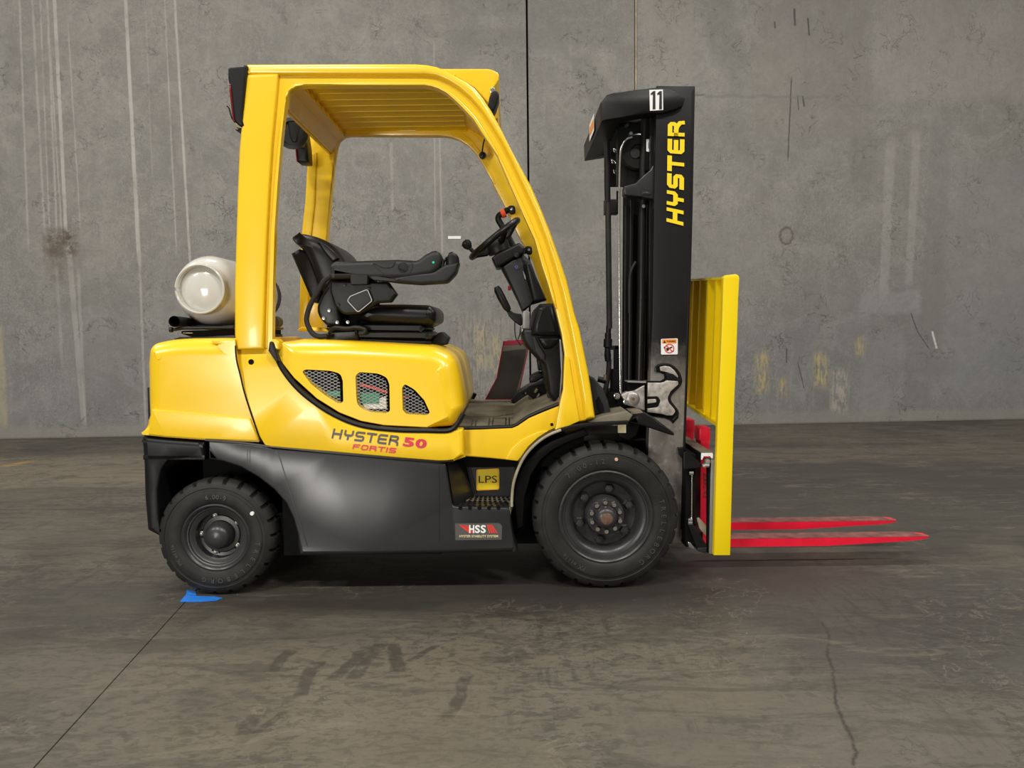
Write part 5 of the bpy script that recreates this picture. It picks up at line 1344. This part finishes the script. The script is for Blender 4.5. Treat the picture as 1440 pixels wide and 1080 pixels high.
# top cover of the mast with the truck number
def cov(pts, y): return [U(px, py, y) for px, py in KT(pts)]
near = [(225, 300), (300, 205), (380, 180), (620, 145), (930, 108), (1050, 115), (1180, 170), (1275, 200), (1298, 245), (1270, 340), (1190, 385), (1000, 440), (830, 440), (560, 490), (430, 510), (235, 540)]
inner = [(215, 300), (285, 200), (375, 170), (620, 138), (930, 104), (1050, 112), (1180, 168), (1275, 198), (1296, 245), (1268, 345), (1190, 392), (1000, 450), (830, 455), (560, 510), (430, 525), (222, 550)]
yN = .185
s0 = cov(near, yN + .0); s1_ = cov(near, yN + .02)
def grow(sec, d):                     # push a section outwards in its own plane
    c = sum(sec, Vector()) / len(sec); return [p + Vector(((p.x - c.x), 0, (p.z - c.z))).normalized() * d for p in sec]
def at_y(sec, y, dz=0, dx=0, kz=1.): return [Vector((p.x + dx, y, p.z + dz)) for p in sec]
half = [grow(at_y(s0, yN), -.012), grow(at_y(s0, yN + .004), -.003), at_y(s0, yN + .014), at_y(s0, yN + .07)]
xmid = U(870, 150, yN).x
def cut_x(sec, y):                    # towards the middle the cover keeps only its rear beam
    return [Vector((min(p.x, xmid + .02), y, p.z)) for p in sec]
mid = [at_y(s0, yN + .075), cut_x(s0, yN + .08), cut_x(s0, YC)]
secs = half + mid
full_ = secs + [[Vector((p.x, 2 * YC - p.y, p.z)) for p in q] for q in secs[::-1]][1:]
cover = MB().loft(full_).build('mast_cover', 'plastic', mast, label='black moulded cover over the mast top')
nm = MB().poly2(KT([(838, 148), (1010, 142), (1014, 402), (846, 412)]), onplane(yN - .003)).build('number_plate', 'white_sticker', cover, label='white plate numbered 11')
mb = MB(); f = onplane(yN - .0045, 0, KT)
for dx in (0, 82):
    mb.poly2([(884 + dx, 165), (914 + dx, 160), (916 + dx, 392), (880 + dx, 394), (884 + dx, 205), (856 + dx, 210), (856 + dx, 192)], f)
mb.build('plate_digits', 'black_print', nm)
xr_ = min(p.x for p in s0) - .001
def rearf(u, v):                      # on the rear face: u across (Y), v up
    return Vector((xr_ + .0, .36 + u, v))
za_ = U(830, 160, .5).z
mb = MB().faces([Vector((xr_ - .003, .42, za_ - .10)), Vector((xr_ - .003, .62, za_ - .10)), Vector((xr_ - .003, .62, za_ - .02)), Vector((xr_ - .003, .42, za_ - .02))], [(0, 1, 2, 3)])
cs_ = mb.build('cover_sticker', 'white_sticker', cover, label='white sticker with orange print on the rear of the cover')
mb = MB().faces([Vector((xr_ - .004, .44, za_ - .08)), Vector((xr_ - .004, .60, za_ - .08)), Vector((xr_ - .004, .60, za_ - .04)), Vector((xr_ - .004, .44, za_ - .04))], [(0, 1, 2, 3)])
mb.build('sticker_print', 'orange_sticker', cs_)

# ================================================================== carriage, load backrest, forks
CX = U(990, 640, .10)
car = MB().bb(U(960, 640, .2).x, U(974, 640, .2).x, .14, 1.0, .16, .58, .004).build('carriage', 'dark', TRUCK)
# upper fork bar: inverted channel with a pale end
ub = [U(x, y, .10) for x, y in KH([(678, 800), (690, 792), (838, 790), (848, 800), (845, 868), (826, 866), (805, 838), (715, 838), (690, 890), (676, 885)])]
ufb = MB().puff(ub, .92, .001).build('upper_fork_bar', 'black', car)
MB().puff([p + Vector((0, -.002, 0)) for p in ub], .004).build('bar_end', 'white_sticker', ufb, label='pale bare end of the bar')
topz = max(p.z for p in ub); MB().bb(min(p.x for p in ub), max(p.x for p in ub), .105, 1.02, topz, topz + .003).build('bar_top', 'olive', ufb)
MB().tube([U(x, y, .10) for x, y in KH([(700, 985), (750, 965), (790, 970)])], .010, 8).build('bar_latch', 'steel', car)
MB().lathe([(.001, .09), (.010, .091), (.014, .10), (.014, .12)], U(*KH([(770, 915)])[0], .1).x, U(*KH([(770, 915)])[0], .1).z, 12).build('latch_bolt', 'steel', car)
mb = MB().loft([[U(x, y, .11) for x, y in KH([(480, 780), (700, 960), (690, 985), (600, 1010), (440, 1020), (440, 790)])], [p + Vector((0, .02, 0)) for p in [U(x, y, .11) for x, y in KH([(480, 780), (700, 960), (690, 985), (600, 1010), (440, 1020), (440, 790)])]]])
mb.build('carriage_cheek', 'black', car)
MB().plate(KH([(345, 715, 6), (430, 715), (430, 900), (370, 830)]), .19, 0, .03, .004).build('mast_roller_guard', 'black', car)
vt('side_shift_rod', 'chrome', .13, [(973, 668), (972.5, 735)], .0035, parent=car)
for q in ((971.5, 665), (970, 731), (970, 735)):
    p = U(*q, .125); MB().cyl(p - Vector((.008, 0, 0)), p + Vector((.010, 0, 0)), .010, 8).build('rod_end', 'chrome', car)
lb = MB().plate(KE([(400, 700, 10), (440, 690), (500, 780), (565, 880, 8), (565, 925, 6), (490, 925, 8), (470, 880)]), .12, 0, .05, .004).build('lower_hook', 'black', car)
MB().plate(KE([(485, 905), (565, 900), (560, 950), (530, 945), (490, 930)]), .115, 0, .04, .003).build('hook_pad', 'grey_plastic', lb)
MB().bb(U(975, 760, .12).x, U(992, 760, .12).x, .16, 1.0, U(980, 770, .12).z, U(980, 752, .12).z, .004).build('lower_fork_bar', 'black', car)
mb = MB().loft([[U(x, y, .16) for x, y in KE([(480, 655), (500, 650), (575, 735), (575, 820), (500, 735)])], [U(x, y, .16) + Vector((.0, .01, 0)) for x, y in KE([(480, 655), (500, 650), (575, 735), (575, 820), (500, 735)])]])
mb.build('bar_flange', 'beige_edge', car)
MB().plate(KE([(400, 850, 6), (430, 860), (470, 905), (460, 925), (410, 900)]), .13, 0, .03, .004).build('hook_bolt', 'chrome', car)
MB().plate(KE([(600, 160), (642, 158), (620, 955), (585, 955)]), .105, 0, .03, .003).build('side_plate', 'silverfilm', car, label='grey upright side plate')
MB().plate(KE([(575, 150), (602, 155), (585, 955), (572, 950)]), .115, 0, .03, .003).build('side_plate_edge', 'dark', car)
# backrest
lb_ = [(1017.5, 390, 2), (1021, 387), (1036, 385.3, 4), (1040, 389, 3), (1038.3, 420), (1036, 490), (1033, 560), (1030, 660), (1027, 781), (1004, 781), (1006.5, 690), (1009.3, 597), (1013, 520), (1016, 440)]
BY = .07
back = MB().puff([U(x, y, BY) for x, y in fillet(lb_)], .03, .003, None, 2).build('load_backrest', 'yellow2', TRUCK, label='bright yellow load backrest')
MB().puff([U(x, y, BY) + Vector((0, 2 * (YC - BY) - .03, .05)) for x, y in fillet(lb_)], .03, .003, None, 2).build('backrest_side', 'yellow2', back)
pt = U(1018, 389, BY); pr = U(1039, 389, BY); pbm = U(1010, 598, BY); pbr = U(1031, 598, BY)
lean = (pbm.x - pt.x) / (pbm.z - pt.z)
def slab_at(ya, yb, dx0, dx1, z0, z1, name):
    P = []
    for z in (z0, z1):
        xb = pt.x + (z - pt.z) * lean
        for y, x in ((ya, xb + dx0), (ya, xb + dx1), (yb, xb + dx1), (yb, xb + dx0)): P.append(Vector((x, y, z + .055 * (y - BY))))
    m_ = MB().faces(P, [(0, 1, 2, 3), (7, 6, 5, 4), (0, 4, 5, 1), (1, 5, 6, 2), (2, 6, 7, 3), (3, 7, 4, 0)]); return m_.build(name, 'yellow2', back)
for y in (.20, .335, .47, .605, .74, .875):
    slab_at(y, y + .022, .004, .062, pbm.z, pt.z - .004, 'backrest_bar')
slab_at(BY + .03, 2 * YC - BY - .03, .0, .066, pt.z - .012, pt.z - .001, 'top_rail')
slab_at(BY + .03, 2 * YC - BY - .03, .0, .066, pbm.z - .010, pbm.z + .006, 'bottom_rail')
slab_at(BY + .03, 2 * YC - BY - .03, .062, .066, pbm.z, pt.z, 'backrest_sheet')
slab_at(.10, .104, .012, .06, pbm.z, pt.z - .01, 'side_rib')
# forks
def tipw(d): return 1. if d > .13 else .22 + .78 * math.sqrt(max(0, 1 - (1 - d / .13) ** 2))
for i, y in enumerate((.37, .67)):
    z1 = .127; xt = 2.005
    xh = U(997, 700, .37).x
    P = [(xh - .045, z1 + .50), (xh, z1 + .50), (xh, z1 + .06), (xh + .02, z1), (xh + 1.12 - .03, z1 + .004), (xt, z1 - .004), (xt, z1 - .010), (xh + .62, z1 - .040), (xh, z1 - .040), (xh - .03, z1 - .03), (xh - .045, z1 + .0)]
    fk = [(xh - .040, .660), (xh, .660), (xh, z1), (xt - .13, z1), (xt - .08, z1), (xt - .04, z1 - .001), (xt - .015, z1 - .002), (xt, z1 - .005), (xt, z1 - .009), (xt - .015, z1 - .011), (xt - .04, z1 - .013), (xt - .08, z1 - .016), (xt - .13, z1 - .019), (xh + .56, z1 - .038), (xh - .01, z1 - .038), (xh - .032, z1 - .028), (xh - .040, z1 - .005)]
    mb = MB(); n_ = len(fk)
    A_ = [mb.bm.verts.new((x, y, z)) for x, z in fk]; B_ = [mb.bm.verts.new((x, y + .10, z)) for x, z in fk]
    for k in range(n_): mb.bm.faces.new((A_[k], A_[(k + 1) % n_], B_[(k + 1) % n_], B_[k]))
    mb.cap(A_); mb.cap(B_)
    # rounded tip
    for v in mb.bm.verts:
        v.co.y = y + .05 + (v.co.y - y - .05) * tipw(xt - v.co.x)
    fo_ = mb.build('fork', 'red', TRUCK, label='red fork')
    ds = [1.08, .13, .10, .07, .04, .02, .006]
    up_ = [(xt - d, y + .05 - .047 * tipw(d), z1 + .0015 - .005 * max(0, 1 - d / .05)) for d in ds]
    mb = MB().faces(up_ + [(x, 2 * y + .10 - y_, z) for x, y_, z in up_[::-1]], [tuple(range(2 * len(ds)))])
    mb.build('worn_top', 'redworn', fo_, label='scuffed top face')
    mb = MB()
    mb.bb(xh - .048, xh + .006, y - .0015, y + .1015, .60, .667, .008); hk_ = mb.build('fork_hook', 'red', fo_)
mb = MB()
f = lambda x, y: U(x, y, .367)
mb.text('2000-42', lambda x, y: U(995 - y, 664 + x, .3675), 0, 0, 36, 5.5, .01)
mb.build('fork_stamping', 'redworn', fo_, kind='stuff')

# ================================================================== gas cylinder and its cradle
TX = U(289.5, 407.5, .28); tcx, tcz = TX.x, TX.z; TR = .157
y0t, y1t = .21, .93
tp = [(.001, y0t + .010), (.03, y0t + .0115), (.06, y0t + .017), (.085, y0t + .028), (.105, y0t + .039), (.122, y0t + .051), (.136, y0t + .066), (.146, y0t + .085), (TR, y0t + .115), (TR, y1t - .13), (TR - .004, y1t - .10), (.135, y1t - .06), (.10, y1t - .03), (.05, y1t - .015), (.001, y1t - .01)]
tank = MB().lathe(tp, tcx, tcz, 64).build('gas_cylinder', 'white', None, label='white steel gas cylinder lying on the back of the forklift', cat='gas cylinder', sharp=60)
fr = [(.099, y0t + .055), (.100, y0t + .02), (.102, y0t + .003), (.106, y0t - .001), (.111, y0t + .002), (.113, y0t + .010), (.114, y0t + .03), (.116, y0t + .075)]
n_ = 60; mb = MB(); rings = []
a0_ = math.radians(184); a1_ = math.radians(184 + 352)
for k in range(n_ + 1):
    a = a0_ + (a1_ - a0_) * k / n_; rings.append([Vector((tcx + r * math.cos(a), y, tcz + r * math.sin(a))) for r, y in fr])
mb.loft(rings); mb.build('foot_ring', 'white', tank, label='white foot ring with a gap')
mb = MB().lathe([(.118, y1t - .07), (.120, y1t + .05), (.124, y1t + .055), (.126, y1t + .05), (.124, y1t - .07)], tcx, tcz, 40); mb.build('valve_collar', 'black', tank)
mb = MB().lathe([(TR + .0005, y1t - .26), (TR + .0012, y1t - .258), (TR + .0012, y1t - .16), (TR + .0005, y1t - .158)], tcx, tcz, 48); mb.build('tank_band', 'beige_edge', tank)
# cradle (part of the truck)
ct = U(245, 452, .17)
ce = Vector((ct.x - .045, .95, ct.z - .022))
cr = MB().tube([ct, ce], .0245, 20, caps=False)
cr.tube([ce, ct], .0205, 20, caps=False)
cradle = cr.build('tank_cradle', 'plastic', TRUCK, normals=False)
zc0 = U(270, 477, .2).z
MB().tube([U(x, y, .19) for x, y in KL([(105, 855), (150, 852), (230, 838), (330, 838), (745, 832)])], .0075, 8).build('cradle_rod', 'plastic', cradle)
p = U(*KL([(113, 855)])[0], .185); MB().tube([p - Vector((.006, 0, 0)), p + Vector((.006, 0, 0))], .012, 8).build('rod_knob', 'plastic', cradle)
MB().puff([U(*q, .20) for q in KL([(215, 838), (330, 832), (760, 826), (760, 850), (330, 852), (215, 850)])], .70, .002).build('cradle_plate', 'rust', cradle)
MB().puff([U(*q, .21) for q in KL([(215, 868), (330, 862), (760, 852), (760, 905), (440, 925), (320, 928), (215, 895)])], .66, .003).build('cradle_slide', 'dark', cradle)
MB().plate(KL([(230, 880), (330, 882), (330, 893), (228, 893)]), .205, 0, .02, .002).build('slide_key', 'brass', cradle)
MB().puff([U(*q, .20) for q in KL([(140, 945), (200, 928), (440, 925), (760, 905), (760, 950), (145, 952)])], .68, .002).build('cradle_base', 'black', cradle)
MB().puff([U(*q, .30) for q in KL([(250, 800), (470, 815), (640, 820), (748, 820), (748, 832), (240, 838)])], .12, .003).build('cradle_saddle', 'black', cradle)
MB().puff([U(*q, .30) + Vector((0, .42, 0)) for q in KL([(250, 800), (470, 815), (640, 820), (748, 820), (748, 832), (240, 838)])], .12, .003).build('cradle_saddle', 'black', cradle)
p = U(391, 445, .95); MB().lathe([(.001, .94), (.030, .94), (.032, .95), (.032, 1.0)], p.x - .02, p.z - .03, 16).build('cradle_stop', 'olive', cradle)
bs = [(.152, .38), (.1545, .381), (.1545, .409), (.152, .41)]
# dished pad under the cylinder on the casting
MB().plate([(296, 479), (330, 477.5), (330, 484), (302, 484)], .058, 0, .03, .003).build('casting_pad', 'yellow', cw)

# ================================================================== small things on floor and wall
def tape_piece(pts):
    q = [G(x, y, .0012) for x, y in pts]
    m_ = MB().faces(q + [v + Vector((0, 0, .0012)) for v in q], [tuple(range(len(q)))[::-1], tuple(range(len(q), 2 * len(q)))] + [(i, (i + 1) % len(q), (i + 1) % len(q) + len(q), i + len(q)) for i in range(len(q))])
    return m_
tape_piece([(253, 846.5), (262, 836), (275, 838.5), (300, 839), (313, 841), (305, 844.5), (280, 846.5)]).build('masking_tape', 'tape', None, label='blue masking tape strip lying before the small rear wheel', cat='tape')
tape_piece([(262, 829.5), (275, 831.5), (276, 838.2), (262, 835.5)]).build('masking_tape', 'tape', None, label='short blue tape end under the rear edge of the small wheel', cat='tape')
a = W(630, 336); b = W(648, 332)
lbl = local_obj('wall_tag', MB().bb(a[0], b[0], -.004, -.0005, a[1], b[1]), M['white_sticker']); lbl.matrix_world = MW
lbl['label'] = 'small white rectangular tag stuck on the grey concrete wall'; lbl['category'] = 'tag'
